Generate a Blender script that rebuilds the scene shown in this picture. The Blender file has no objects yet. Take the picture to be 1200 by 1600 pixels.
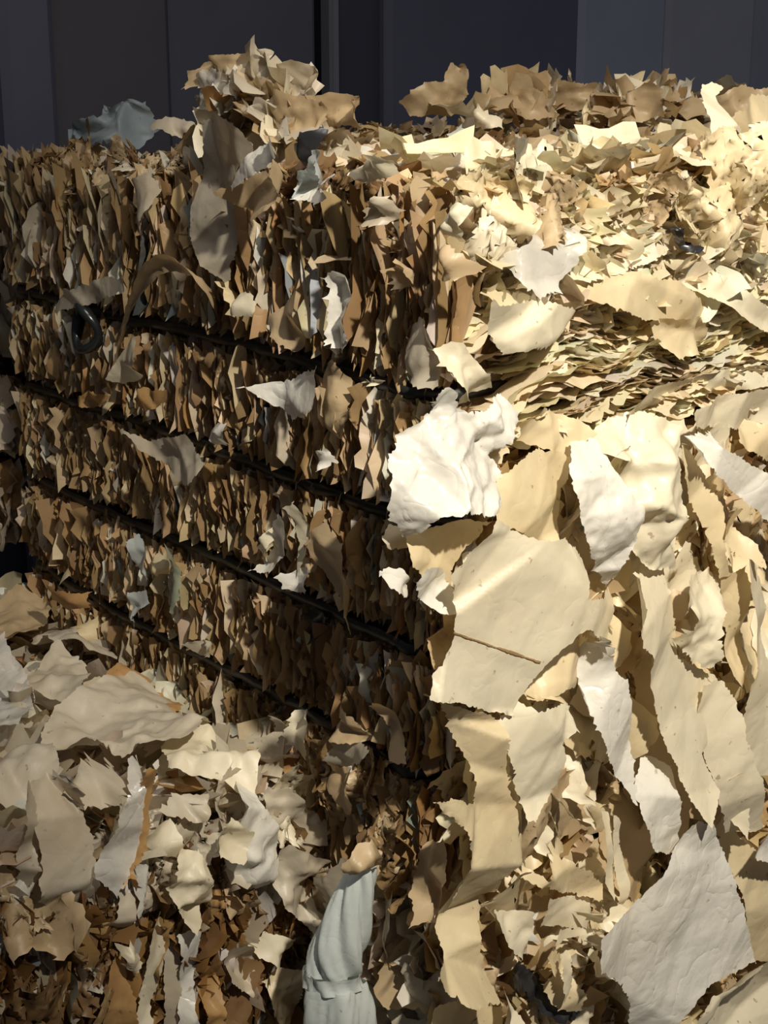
import bpy, math, random
import numpy as np
from mathutils import Vector, Matrix
from mathutils.geometry import delaunay_2d_cdt

random.seed(7)
RNG = np.random.default_rng(11)
scene = bpy.context.scene
COL = scene.collection

# ------------------------------------------------------------------ camera
F = 2400.0
PITCH = math.atan(700.0 / 2400.0)
CAM = np.array([0.0, 0.0, 1.77])
cam_d = bpy.data.cameras.new('camera')
cam_d.sensor_fit = 'HORIZONTAL'
cam_d.sensor_width = 36.0
cam_d.lens = 36.0 * F / 1200.0
cam_d.clip_start = 0.05
cam = bpy.data.objects.new('camera', cam_d)
cam.location = CAM
HX, HY = 0.617, 0.787                            # camera heading; bales stand square to the axes
cam.rotation_euler = (math.pi / 2 - PITCH, 0, -math.atan2(HX, HY))
COL.objects.link(cam)
scene.camera = cam

# ------------------------------------------------------------------ light
world = bpy.data.worlds.new('dim_warehouse')
scene.world = world
world.use_nodes = True
bg = world.node_tree.nodes['Background']
bg.inputs[0].default_value = (0.60, 0.63, 0.76, 1)
bg.inputs[1].default_value = 0.095

def turned(x, y, z):
    return Vector((x * HY + y * HX, -x * HX + y * HY, z))
LAMP_POS = turned(0.76, -0.05, 2.95)
ld = bpy.data.lights.new('work_lamp', 'SPOT')
ld.energy = 440
ld.color = (1.0, 0.925, 0.80)
ld.shadow_soft_size = 0.035
ld.spot_size = math.radians(52)
ld.spot_blend = 1.0
lamp = bpy.data.objects.new('work_lamp', ld)
lamp.location = LAMP_POS
lamp.rotation_euler = (turned(0.47, 1.88, 1.20) - LAMP_POS).to_track_quat('-Z', 'Y').to_euler()
COL.objects.link(lamp)
# added fill light, no fixture known there: soft, weak, lifts the low bale
fd = bpy.data.lights.new('fill_light', 'AREA')
fd.energy = 13
fd.color = (1.0, 0.95, 0.88)
fd.size = .5
fill_obj = bpy.data.objects.new('fill_light', fd)
FILL_POS = Vector((0.80, 1.10, 3.2))
fill_obj.location = FILL_POS
fill_obj.rotation_euler = (Vector((0.55, 1.75, 0.9)) - FILL_POS).to_track_quat('-Z', 'Y').to_euler()
COL.objects.link(fill_obj)

scene.view_settings.view_transform = 'Standard'
scene.view_settings.look = 'None'
scene.view_settings.exposure = 0.0
scene.view_settings.gamma = 1.0
scene.view_settings.use_curve_mapping = False

# ------------------------------------------------------------------ frames
dL = np.array([0.0, 1.0, 0.0]); dR = np.array([1.0, 0.0, 0.0])
nL = np.array([-1.0, 0.0, 0.0]); nR = np.array([0.0, -1.0, 0.0])
UP = np.array([0.0, 0.0, 1.0])
C = np.array([1.0516, 1.2214, 0.0])                # near vertical edge of the main bale
TOP = 1.65; BOT = 0.83                           # main bale
Q0 = C + 0.27 * dL + 0.015 * nL                  # near edge of the low bale
LLTOP = 0.885
PLANES = {
    'L': (C, nL), 'R': (C, nR), 'T': (np.array([0, 0, TOP]), UP),
    'F': (Q0, nR), 'G': (np.array([0, 0, LLTOP]), UP),
    'E': (C + 1.06 * dL, nR),
}
CY, SY = math.cos(PITCH), math.sin(PITCH)

def ray(x, y):
    d = (x - 600.0) * np.array([HY, -HX, 0]) + (800.0 - y) * np.array([SY * HX, SY * HY, CY]) + F * np.array([CY * HX, CY * HY, -SY])
    return d / np.linalg.norm(d)

def at(x, y, plane, off=0.0):
    if isinstance(plane, tuple):
        p0, n = plane
    elif isinstance(plane, (int, float)):
        n = np.array([-HX, -HY, 0]); p0 = -n * float(plane)
    else:
        p0, n = PLANES[plane]
    d = ray(x, y)
    return CAM + d * (np.dot(p0 + n * off - CAM, n) / np.dot(d, n))

# ------------------------------------------------------------------ materials
def nodes_of(name):
    m = bpy.data.materials.new(name)
    m.use_nodes = True
    nt = m.node_tree
    nt.nodes.clear()
    out = nt.nodes.new('ShaderNodeOutputMaterial')
    return m, nt, out

def film(name, base, stain=(0.36, 0.22, 0.09), stain_amt=0.35, trans=0.3, rough=0.42, clear=0.0, bump=0.14, attr=False, scale=1.0):
    m, nt, out = nodes_of(name)
    N, L = nt.nodes, nt.links
    tc = N.new('ShaderNodeTexCoord')
    mp = N.new('ShaderNodeMapping'); L.new(tc.outputs['Object'], mp.inputs[0])
    info = N.new('ShaderNodeObjectInfo')
    mul = N.new('ShaderNodeMath'); mul.operation = 'MULTIPLY'; mul.inputs[1].default_value = 13.0
    L.new(info.outputs['Random'], mul.inputs[0])
    cmb = N.new('ShaderNodeCombineXYZ')
    L.new(mul.outputs[0], cmb.inputs[0]); L.new(mul.outputs[0], cmb.inputs[2])
    L.new(cmb.outputs[0], mp.inputs['Location'])
    n1 = N.new('ShaderNodeTexNoise'); n1.inputs['Scale'].default_value = 9 * scale; n1.inputs['Detail'].default_value = 5
    n1.inputs['Roughness'].default_value = 0.6
    L.new(mp.outputs[0], n1.inputs['Vector'])
    r1 = N.new('ShaderNodeMapRange'); r1.inputs[1].default_value = 0.45; r1.inputs[2].default_value = 0.78
    r1.inputs[3].default_value = 0.0; r1.inputs[4].default_value = stain_amt
    L.new(n1.outputs['Fac'], r1.inputs[0])
    mx = N.new('ShaderNodeMix'); mx.data_type = 'RGBA'
    L.new(r1.outputs[0], mx.inputs[0])
    if attr:
        at_ = N.new('ShaderNodeAttribute'); at_.attribute_name = 'tint'
        L.new(at_.outputs['Color'], mx.inputs[6])
    else:
        mx.inputs[6].default_value = (*base, 1)
    mx.inputs[7].default_value = (*stain, 1)
    # fine dirt specks
    n2 = N.new('ShaderNodeTexNoise'); n2.inputs['Scale'].default_value = 95; n2.inputs['Detail'].default_value = 2
    L.new(mp.outputs[0], n2.inputs['Vector'])
    r2 = N.new('ShaderNodeMapRange'); r2.inputs[1].default_value = 0.70; r2.inputs[2].default_value = 0.76
    r2.inputs[3].default_value = 0.0; r2.inputs[4].default_value = 0.55
    L.new(n2.outputs['Fac'], r2.inputs[0])
    m2 = N.new('ShaderNodeMix'); m2.data_type = 'RGBA'
    L.new(r2.outputs[0], m2.inputs[0]); L.new(mx.outputs[2], m2.inputs[6])
    m2.inputs[7].default_value = (stain[0] * .6, stain[1] * .55, stain[2] * .5, 1)
    # film crinkle
    def ridge(sc, det, dist, pw):
        n3 = N.new('ShaderNodeTexNoise'); n3.inputs['Scale'].default_value = sc; n3.inputs['Detail'].default_value = det
        n3.inputs['Distortion'].default_value = dist
        L.new(mp.outputs[0], n3.inputs['Vector'])
        a1 = N.new('ShaderNodeMath'); a1.operation = 'SUBTRACT'; a1.inputs[1].default_value = .5; L.new(n3.outputs['Fac'], a1.inputs[0])
        a2 = N.new('ShaderNodeMath'); a2.operation = 'ABSOLUTE'; L.new(a1.outputs[0], a2.inputs[0])
        a3 = N.new('ShaderNodeMath'); a3.operation = 'POWER'; a3.inputs[1].default_value = pw; L.new(a2.outputs[0], a3.inputs[0])
        return a3
    ra, rb = ridge(13, 3, .3, .6), ridge(48, 2, .2, .8)
    rb2 = N.new('ShaderNodeMath'); rb2.operation = 'MULTIPLY'; rb2.inputs[1].default_value = .3; L.new(rb.outputs[0], rb2.inputs[0])
    ad = N.new('ShaderNodeMath'); ad.operation = 'ADD'
    L.new(ra.outputs[0], ad.inputs[0]); L.new(rb2.outputs[0], ad.inputs[1])
    bp = N.new('ShaderNodeBump'); bp.inputs['Strength'].default_value = bump; bp.inputs['Distance'].default_value = 0.012
    L.new(ad.outputs[0], bp.inputs['Height'])
    pb = N.new('ShaderNodeBsdfPrincipled')
    L.new(m2.outputs[2], pb.inputs['Base Color']); L.new(bp.outputs[0], pb.inputs['Normal'])
    pb.inputs['Roughness'].default_value = rough
    pb.inputs['Specular IOR Level'].default_value = 0.45
    tr = N.new('ShaderNodeBsdfTranslucent')
    g = N.new('ShaderNodeGamma'); g.inputs[1].default_value = 1.5
    L.new(m2.outputs[2], g.inputs[0]); L.new(g.outputs[0], tr.inputs['Color']); L.new(bp.outputs[0], tr.inputs['Normal'])
    ms = N.new('ShaderNodeMixShader'); ms.inputs[0].default_value = trans
    L.new(pb.outputs[0], ms.inputs[1]); L.new(tr.outputs[0], ms.inputs[2])
    last = ms
    if clear > 0:
        tp = N.new('ShaderNodeBsdfTransparent')
        m3 = N.new('ShaderNodeMixShader'); m3.inputs[0].default_value = clear
        L.new(ms.outputs[0], m3.inputs[1]); L.new(tp.outputs[0], m3.inputs[2]); last = m3
    L.new(last.outputs[0], out.inputs[0])
    return m

def paint(name, base, rough=0.6, metal=0.0, scale=3.0, dirt=0.35, bump=0.1):
    m, nt, out = nodes_of(name)
    N, L = nt.nodes, nt.links
    tc = N.new('ShaderNodeTexCoord')
    n1 = N.new('ShaderNodeTexNoise'); n1.inputs['Scale'].default_value = scale; n1.inputs['Detail'].default_value = 6
    L.new(tc.outputs['Object'], n1.inputs['Vector'])
    mx = N.new('ShaderNodeMix'); mx.data_type = 'RGBA'
    r = N.new('ShaderNodeMapRange'); r.inputs[1].default_value = .4; r.inputs[2].default_value = .75; r.inputs[4].default_value = dirt
    L.new(n1.outputs['Fac'], r.inputs[0]); L.new(r.outputs[0], mx.inputs[0])
    mx.inputs[6].default_value = (*base, 1); mx.inputs[7].default_value = tuple(c * .45 for c in base) + (1,)
    pb = N.new('ShaderNodeBsdfPrincipled')
    L.new(mx.outputs[2], pb.inputs['Base Color'])
    pb.inputs['Roughness'].default_value = rough; pb.inputs['Metallic'].default_value = metal
    bp = N.new('ShaderNodeBump'); bp.inputs['Strength'].default_value = bump; bp.inputs['Distance'].default_value = .01
    L.new(n1.outputs['Fac'], bp.inputs['Height']); L.new(bp.outputs[0], pb.inputs['Normal'])
    L.new(pb.outputs[0], out.inputs[0])
    return m

M = {
    'cream': film('cream_film', (0.80, 0.67, 0.42)),
    'ivory': film('ivory_film', (0.84, 0.76, 0.56), stain_amt=.22),
    'white': film('white_film', (0.83, 0.80, 0.71), stain=(.6, .5, .34), stain_amt=.2, rough=.28, bump=.3),
    'tan': film('tan_film', (0.58, 0.44, 0.26), stain_amt=.45),
    'amber': film('amber_film', (0.42, 0.28, 0.13), stain=(.2, .1, .04), stain_amt=.5),
    'rust': film('rust_stained_film', (0.50, 0.30, 0.12), stain=(.3, .14, .05), stain_amt=.6),
    'brown': film('brown_film', (0.27, 0.16, 0.07), stain=(.14, .07, .03), stain_amt=.5),
    'greige': film('greige_film', (0.62, 0.55, 0.42), stain=(.42, .26, .11), stain_amt=.45),
    'clear': film('clear_film', (0.78, 0.75, 0.67), stain=(.6, .5, .34), stain_amt=.15, rough=.2, clear=.25, bump=.3),
    'blue': film('pale_blue_film', (0.68, 0.73, 0.70), stain=(.5, .5, .42), stain_amt=.3, rough=.16, bump=.12),
    'bluegrey': film('dull_blue_film', (0.26, 0.31, 0.33), stain=(.3, .27, .22), stain_amt=.5, rough=.5),
    'green': film('grey_green_film', (0.38, 0.42, 0.30), stain=(.3, .24, .12), stain_amt=.4),
    'black': film('black_film', (0.018, 0.018, 0.02), stain=(.06, .05, .04), stain_amt=.3, trans=.02, rough=.3),
    'mass': film('mixed_film', (0.6, 0.45, 0.25), stain=(.25, .14, .05), stain_amt=.45, attr=True),
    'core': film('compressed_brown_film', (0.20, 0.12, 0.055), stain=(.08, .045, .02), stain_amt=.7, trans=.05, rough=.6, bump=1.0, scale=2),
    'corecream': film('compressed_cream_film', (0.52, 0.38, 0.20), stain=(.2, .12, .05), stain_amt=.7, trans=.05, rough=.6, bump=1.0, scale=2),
    'strap': paint('black_strap', (0.012, 0.011, 0.011), .45, 0, 30),
    'rubber': paint('black_rubber', (0.015, 0.017, 0.018), .25, 0, 30),
    'floor': paint('concrete', (0.16, 0.15, 0.14), .9, 0, 2.0, .5, .3),
}

# ------------------------------------------------------------------ object helpers
def link(o, parent=None):
    COL.objects.link(o)
    if parent is not None:
        o.parent = parent
        o.matrix_parent_inverse = Matrix.Translation(-parent.location)
    return o

def tag(o, label=None, cat=None, group=None, kind=None):
    if label: o['label'] = label
    if cat: o['category'] = cat
    if group: o['group'] = group
    if kind: o['kind'] = kind
    return o

def empty(name, loc):
    e = bpy.data.objects.new(name, None)
    e.location = Vector(loc); e.empty_display_size = .05
    COL.objects.link(e)
    return e

def mesh_np(name, verts, quads=None, tris=None, smooth=True):
    me = bpy.data.meshes.new(name)
    faces = []
    nv = len(verts)
    me.vertices.add(nv)
    me.vertices.foreach_set('co', np.asarray(verts, dtype=np.float32).ravel())
    idx = []; starts = []; pos = 0; cnt = []
    if quads is not None and len(quads):
        q = np.asarray(quads, dtype=np.int32); idx.append(q.ravel()); starts.append(pos + 4 * np.arange(len(q))); pos += 4 * len(q)
    if tris is not None and len(tris):
        t = np.asarray(tris, dtype=np.int32); idx.append(t.ravel()); starts.append(pos + 3 * np.arange(len(t))); pos += 3 * len(t)
    idx = np.concatenate(idx); starts = np.concatenate(starts)
    me.loops.add(len(idx)); me.loops.foreach_set('vertex_index', idx.astype(np.int32))
    me.polygons.add(len(starts)); me.polygons.foreach_set('loop_start', starts.astype(np.int32))
    me.update(calc_edges=True)
    me.polygons.foreach_set('use_smooth', np.full(len(starts), smooth))
    me.validate()
    return me

def obj_np(name, verts, mat, parent=None, quads=None, tris=None, smooth=True, centre=True):
    v = np.asarray(verts, dtype=float)
    c = v.mean(0) if centre else np.zeros(3)
    me = mesh_np(name, v - c, quads, tris, smooth)
    me.materials.append(mat)
    o = bpy.data.objects.new(name, me)
    o.location = Vector(c)
    return link(o, parent)

def grid_quads(nu, nv, off=0):
    i, j = np.meshgrid(np.arange(nu - 1), np.arange(nv - 1), indexing='ij')
    a = i * nv + j
    return np.stack([a, a + nv, a + nv + 1, a + 1], -1).reshape(-1, 4) + off

def sines(p, freq, seed, k=6):
    r = np.random.default_rng(seed)
    out = np.zeros(len(p))
    for _ in range(k):
        d = r.normal(size=p.shape[1]); d /= np.linalg.norm(d)
        out += np.sin(p @ d * freq * r.uniform(.6, 1.7) + r.uniform(0, 6.28))
    return out / math.sqrt(k)

def origami(p, seed, k=8):
    """sum of |distance to random crease lines|: flat facets meeting in folds"""
    r = np.random.default_rng(seed)
    lo, hi = p.min(0), p.max(0)
    out = np.zeros(len(p))
    for _ in range(k):
        a = r.uniform(0, math.pi)
        c = lo + (hi - lo) * r.uniform(.05, .95, 2)
        d = (p - c) @ np.array([math.cos(a), math.sin(a)])
        d = d + .0013 * sines(p, 50, int(r.integers(1e6)), 3)
        out += r.choice([-1, 1]) * r.uniform(.3, 1) * np.abs(d)
    # take out the mean plane
    A = np.c_[p, np.ones(len(p))]
    s, *_ = np.linalg.lstsq(A, out, rcond=None)
    out -= A @ s
    sd = out.std()
    return out / (sd if sd > 1e-9 else 1)

def cells(p, size, seed):
    """crumple: differences of tilted-bowl envelopes, so ridges and valleys meet in straight creases"""
    out = np.zeros(len(p))
    for sg, sd in ((1, seed), (-1, seed + 77)):
        r = np.random.default_rng(sd)
        lo, hi = p.min(0) - size, p.max(0) + size
        n = min(max(4, int(np.prod((hi - lo) / size))), 500)
        s = r.uniform(lo, hi, (n, 2)); g = r.normal(0, .9, (n, 2)); h = r.uniform(-.25, .25, n)
        best = np.full(len(p), 1e9)
        for i in range(n):
            d = (p - s[i]) / size
            best = np.minimum(best, h[i] + d @ g[i] * .5 + (d * d).sum(1) * .8)
        out += sg * best
    return out

# ------------------------------------------------------------------ torn film sheets
def torn(poly, rough, step, seed):
    r = np.random.default_rng(seed)
    out = []; walk = 0.0
    n = len(poly)
    for i in range(n):
        a, b = poly[i], poly[(i + 1) % n]
        e = b - a; ln = np.linalg.norm(e[:2])
        m = max(1, int(ln / step))
        nn = np.array([-e[1], e[0]]) / max(ln, 1e-9)
        for k in range(m):
            q = a + e * (k / m)
            walk = .88 * walk + r.normal() * .40
            if k > 0:
                q = q.copy(); q[:2] += nn * rough * (walk * 1.5 + r.normal() * .22 + (1.6 * r.normal() if r.random() < .04 else 0))
            out.append(q)
    return np.array(out)

def sheet_mesh(plane, off, pts, step=.0042, crease=.006, crump=.0, cell=.02, jag=.0014, wave=.004, seed=0, k=8):
    """a torn piece of film: outline given on its plane, third number = how far that corner stands off"""
    if isinstance(plane, tuple):
        n = plane[1]
    elif isinstance(plane, (int, float)):
        n = np.array([-HX, -HY, 0])
    else:
        n = PLANES[plane][1]
    P = np.array([at(q[0], q[1], plane, off + (q[2] if len(q) > 2 else 0)) for q in pts])
    u = np.cross(UP, n)
    if np.linalg.norm(u) < .1: u = np.array([1.0, 0, 0])
    u /= np.linalg.norm(u); v = np.cross(n, u)
    o = P.mean(0)
    uvw = np.stack([(P - o) @ u, (P - o) @ v, (P - o) @ n], -1)
    ol = torn(uvw, jag, step * .62, seed)
    r = np.random.default_rng(seed + 5)
    lo, hi = ol[:, :2].min(0), ol[:, :2].max(0)
    gx = np.arange(lo[0], hi[0], step); gy = np.arange(lo[1], hi[1], step * .87)
    X, Y = np.meshgrid(gx, gy, indexing='ij')
    X = X + (np.arange(len(gy)) % 2)[None] * step * .5
    pts2 = np.stack([X.ravel(), Y.ravel()], -1) + r.uniform(-.18, .18, (X.size, 2)) * step
    # keep interior grid points inside the outline and off its edge
    x0, y0 = ol[:, 0], ol[:, 1]; x1, y1 = np.roll(x0, -1), np.roll(y0, -1)
    ins = np.zeros(len(pts2), bool); far = np.ones(len(pts2), bool)
    for i in range(len(ol)):
        c = ((y0[i] > pts2[:, 1]) != (y1[i] > pts2[:, 1]))
        if y1[i] != y0[i]:
            ins ^= c & (pts2[:, 0] < (x1[i] - x0[i]) * (pts2[:, 1] - y0[i]) / (y1[i] - y0[i]) + x0[i])
        far &= (pts2[:, 0] - x0[i]) ** 2 + (pts2[:, 1] - y0[i]) ** 2 > (step * .45) ** 2
    inner = pts2[ins & far]
    allp = np.vstack([ol[:, :2], inner])
    m = len(ol)
    vs, es, fs, *_ = delaunay_2d_cdt([Vector((float(a), float(b))) for a, b in allp], [(i, (i + 1) % m) for i in range(m)], [], 1, 1e-6)
    p = np.array([[w.x, w.y] for w in vs])
    # stand-off: the outline's corners are joined by flat facets, so the film folds in straight creases
    h = uvw[:, 2] + np.random.default_rng(seed + 9).normal(0, 1.1 * crease, len(uvw))
    tv, _, tf, *_ = delaunay_2d_cdt([Vector((float(c[0]), float(c[1]))) for c in uvw], [(i, (i + 1) % len(uvw)) for i in range(len(uvw))], [], 1, 1e-6)
    tp = np.array([[c.x, c.y] for c in tv])
    th_ = h[((tp[:, None] - uvw[None, :, :2]) ** 2).sum(-1).argmin(1)]
    z = np.zeros(len(p)); best = np.full(len(p), -1e9)
    for f in tf:
        A, B, D = tp[f[0]], tp[f[1]], tp[f[2]]
        det = (B[1] - D[1]) * (A[0] - D[0]) + (D[0] - B[0]) * (A[1] - D[1])
        if abs(det) < 1e-10: continue
        l0 = ((B[1] - D[1]) * (p[:, 0] - D[0]) + (D[0] - B[0]) * (p[:, 1] - D[1])) / det
        l1 = ((D[1] - A[1]) * (p[:, 0] - D[0]) + (A[0] - D[0]) * (p[:, 1] - D[1])) / det
        l2 = 1 - l0 - l1
        q = np.minimum(np.minimum(l0, l1), l2)
        up = q > best
        c0, c1, c2 = np.clip(l0, 0, 1), np.clip(l1, 0, 1), np.clip(l2, 0, 1); t_ = c0 + c1 + c2
        z = np.where(up, (c0 * th_[f[0]] + c1 * th_[f[1]] + c2 * th_[f[2]]) / t_, z); best = np.maximum(best, q)
    size = float(np.linalg.norm(hi - lo))
    z = z + crease * origami(p, seed + 1, k)
    if wave: z = z + .55 * wave * sines(p, 5.5 / max(size, .03), seed + 2, 4)
    if crump: z = z + crump * cells(p, cell, seed + 3) + crump * .35 * cells(p, cell * .45, seed + 4)
    z = z + .0017 * cells(p, .036, seed + 8)
    V = o + p[:, :1] * u + p[:, 1:2] * v + z[:, None] * n
    if crump:
        V = V + (u[None] * sines(p, 70, seed + 6)[:, None] + v[None] * sines(p, 70, seed + 7)[:, None]) * crump * .35
    T = np.array([list(f) for f in fs if len(f) == 3])
    return V, T

SEED = [100]
def sheet(name, label, cat, plane, off, mat, pts, parent=None, group=None, **kw):
    SEED[0] += 17
    V, T = sheet_mesh(plane, off, pts, seed=SEED[0], **kw)
    o = obj_np(name, V, M[mat], parent, tris=T)
    tag(o, label, cat, group)
    return o

# ------------------------------------------------------------------ flakes (crumpled film scraps)
PAL = {  # weights, linear colours
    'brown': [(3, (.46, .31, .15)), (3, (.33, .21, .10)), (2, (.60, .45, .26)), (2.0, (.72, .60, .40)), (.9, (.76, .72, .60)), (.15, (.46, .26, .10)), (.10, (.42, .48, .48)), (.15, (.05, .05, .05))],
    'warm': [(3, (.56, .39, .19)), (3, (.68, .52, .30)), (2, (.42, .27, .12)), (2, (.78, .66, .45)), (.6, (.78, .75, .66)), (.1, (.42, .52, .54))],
    'cream': [(4, (.80, .68, .43)), (3, (.74, .58, .33)), (2, (.84, .77, .58)), (1, (.58, .41, .2))],
    'layer': [(4, (.84, .74, .52)), (3, (.80, .68, .45)), (2, (.86, .80, .63)), (.6, (.66, .50, .28))],
    'grey': [(4, (.60, .53, .40)), (3, (.68, .61, .48)), (2, (.50, .40, .26)), (1, (.74, .71, .62)), (.6, (.52, .3, .12))],
    'rusty': [(3, (.34, .18, .06)), (3, (.26, .14, .055)), (2, (.44, .27, .11)), (1, (.66, .56, .40)), (.6, (.72, .68, .58)), (.4, (.3, .33, .36))],
}

def pick_colors(pal, n, rng):
    w = np.array([a for a, _ in PAL[pal]]); c = np.array([b for _, b in PAL[pal]])
    k = rng.choice(len(w), n, p=w / w.sum())
    return np.clip(c[k] * rng.uniform(.75, 1.15, (n, 1)) * rng.uniform(.95, 1.05, (n, 3)), 0, .92)

def flake_verts(n, nw, nl, W, Ln, rng, ruffle=1.0, curl=1.0):
    """local coords (n, nw*nl, 3): x = out of the face (width), y = along length, z = across"""
    a = np.linspace(0, 1, nw); b = np.linspace(-.5, .5, nl)
    A, B = np.meshgrid(a, b, indexing='ij')
    A = A.ravel()[None]; B = B.ravel()[None]
    R = lambda lo, hi: rng.uniform(lo, hi, (n, 1))
    taper = 1 - R(0, .4) * np.abs(2 * B) ** R(2.5, 7)
    edge = 1 + .18 * np.sin(B * R(6, 24) + R(0, 6.28)) * A + rng.normal(0, .06, (n, nw * nl)) * A
    x = A * W[:, None] * taper * edge
    y = B * Ln[:, None] * (1 + R(-.3, .35) * A) + R(-.3, .3) * A * W[:, None] + rng.normal(0, .012, (n, nw * nl)) * Ln[:, None]
    s = np.minimum(W, Ln)[:, None]
    z = s * (R(.03, .16) * ruffle * np.sin(B * R(5, 22) * ruffle + R(0, 6.28) + A * R(-2, 2)) * (.3 + A)
             + R(-.35, .35) * np.abs(B - R(-.35, .35) + (A - .5) * R(-1, 1)) * 2
             + R(-.6, .6) * curl * A * A + R(-.3, .3) * np.abs(A - R(.2, .8))) + rng.normal(0, .012, (n, nw * nl)) * s
    return np.stack([x, y, z], -1)

def place_flakes(loc, P, X, Y):
    Z = np.cross(X, Y)
    Z /= np.linalg.norm(Z, axis=-1, keepdims=True)
    Y = np.cross(Z, X)
    return P[:, None] + loc[..., :1] * X[:, None] + loc[..., 1:2] * Y[:, None] + loc[..., 2:] * Z[:, None]

def axes(n, tang, vert, norm, yaw, tilt, rng):
    """width axis X leans from the face normal towards the tangent by yaw; length axis Y near vert by tilt"""
    th = yaw[:, None]; ti = tilt[:, None]
    X = np.cos(th) * norm + np.sin(th) * tang
    X = X + vert * rng.uniform(-.35, .35, (n, 1))
    X /= np.linalg.norm(X, axis=1, keepdims=True)
    Yv = np.cos(ti) * vert + np.sin(ti) * tang
    Yv = Yv - (Yv * X).sum(1, keepdims=True) * X
    Yv /= np.linalg.norm(Yv, axis=1, keepdims=True)
    return X, Yv

def mass_object(name, verts, nw, nl, cols, mat, parent):
    n = len(verts)
    V = verts.reshape(-1, 3)
    q = grid_quads(nw, nl)
    Q = (q[None] + (np.arange(n) * nw * nl)[:, None, None]).reshape(-1, 4)
    o = obj_np(name, V, mat, parent, quads=Q)
    ca = o.data.color_attributes.new('tint', 'FLOAT_COLOR', 'POINT')
    c4 = np.ones((n, nw * nl, 4), np.float32); c4[..., :3] = cols[:, None]
    ca.data.foreach_set('color', c4.ravel())
    o['kind'] = 'stuff'
    return o

# shared meshes for the pieces that are parts of their own
ARCH = {}
def arch(pal, style, k=14):
    key = (pal, style)
    if key in ARCH: return ARCH[key]
    rng = np.random.default_rng(abs(hash(key[0] + key[1])) % 1000 if False else sum(map(ord, pal + style)))
    nw, nl = 5, 8
    if style == 'fin': W = rng.uniform(.016, .036, k); Ln = rng.uniform(.06, .11, k)
    elif style == 'flat': W = rng.uniform(.035, .06, k); Ln = rng.uniform(.045, .10, k)
    else: W = rng.uniform(.03, .06, k); Ln = rng.uniform(.10, .24, k)
    lv = flake_verts(k, nw, nl, W, Ln, rng, 1.0 if style != 'layer' else 1.8)
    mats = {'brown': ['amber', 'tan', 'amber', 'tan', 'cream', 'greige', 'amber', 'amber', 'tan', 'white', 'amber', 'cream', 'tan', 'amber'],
            'warm': ['tan', 'cream', 'tan', 'amber', 'ivory', 'cream', 'tan', 'white', 'tan', 'cream', 'amber', 'tan', 'ivory', 'greige'],
            'cream': ['cream', 'ivory', 'cream', 'tan', 'cream', 'ivory', 'white', 'cream', 'tan', 'cream', 'ivory', 'cream', 'tan', 'ivory'],
            'grey': ['greige', 'greige', 'tan', 'ivory', 'greige', 'rust', 'greige', 'white', 'tan', 'greige', 'ivory', 'greige', 'tan', 'clear'],
            'rusty': ['rust', 'brown', 'amber', 'brown', 'rust', 'greige', 'amber', 'brown', 'tan', 'white', 'brown', 'amber', 'brown', 'ivory']}[pal]
    out = []
    for i in range(k):
        me = mesh_np('film_flake', lv[i], quads=grid_quads(nw, nl))
        me.materials.append(M[mats[i % len(mats)]])
        out.append(me)
    ARCH[key] = out
    return out

def place_part(me, P, X, Y, parent, scale=1.0, name='film_flake'):
    Z = np.cross(X, Y); Z /= np.linalg.norm(Z); Y = np.cross(Z, X)
    m = Matrix.Identity(4)
    for i in range(3):
        m[i][0], m[i][1], m[i][2], m[i][3] = X[i] * scale, Y[i] * scale, Z[i] * scale, P[i]
    o = bpy.data.objects.new(name, me)
    o.matrix_basis = m
    return link(o, parent)

# ------------------------------------------------------------------ bale body
def groove(z, straps, wdt=.028):
    g = np.zeros_like(z)
    for s in straps:
        g = np.maximum(g, np.exp(-((z - s) / wdt) ** 2))
    return g

def core(parent, p0, lt, lr, z0, z1, straps, seed, mat, inset=.028):
    """closed lumpy block, a little inside the bale's faces"""
    faces = [(p0, dL, UP, nL, lt, z1 - z0, 1), (p0, dR, UP, nR, lr, z1 - z0, 1), (p0 + lr * dR, dL, UP, -nL, lt, z1 - z0, 1),
             (p0 + lt * dL, dR, UP, -nR, lr, z1 - z0, 1), (p0, dL, dR, UP, lt, lr, 2), (p0, dL, dR, -UP, lt, lr, 3)]
    Vs, Qs, off = [], [], 0
    cen = p0 + dL * lt / 2 + dR * lr / 2
    for (o, a, b, n, la, lb, k) in faces:
        na, nb = max(6, int(la / .03)), max(6, int(lb / .03))
        s, t = np.meshgrid(np.linspace(0, la, na), np.linspace(0, lb, nb), indexing='ij')
        base = np.array(o, float).copy(); base[2] = z1 if k == 2 else z0
        P = base + s.ravel()[:, None] * a + t.ravel()[:, None] * b
        Vs.append(P); Qs.append(grid_quads(na, nb, off)); off += len(P)
    V = np.vstack(Vs)
    # same displacement for the same place: seams stay closed
    d = V - np.array([cen[0], cen[1], (z0 + z1) / 2])
    gl = d @ dL / (lt / 2); gr = d @ dR / (lr / 2); gz = d[:, 2] / ((z1 - z0) / 2)
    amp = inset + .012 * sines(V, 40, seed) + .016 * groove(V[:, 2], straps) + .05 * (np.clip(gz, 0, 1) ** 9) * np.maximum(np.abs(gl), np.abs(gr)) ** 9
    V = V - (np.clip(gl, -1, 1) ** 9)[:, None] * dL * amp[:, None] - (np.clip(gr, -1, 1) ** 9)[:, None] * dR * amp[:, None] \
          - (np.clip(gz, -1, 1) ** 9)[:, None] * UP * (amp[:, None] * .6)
    return obj_np('compressed_core', V, M[mat], parent, quads=np.vstack(Qs))

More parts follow.
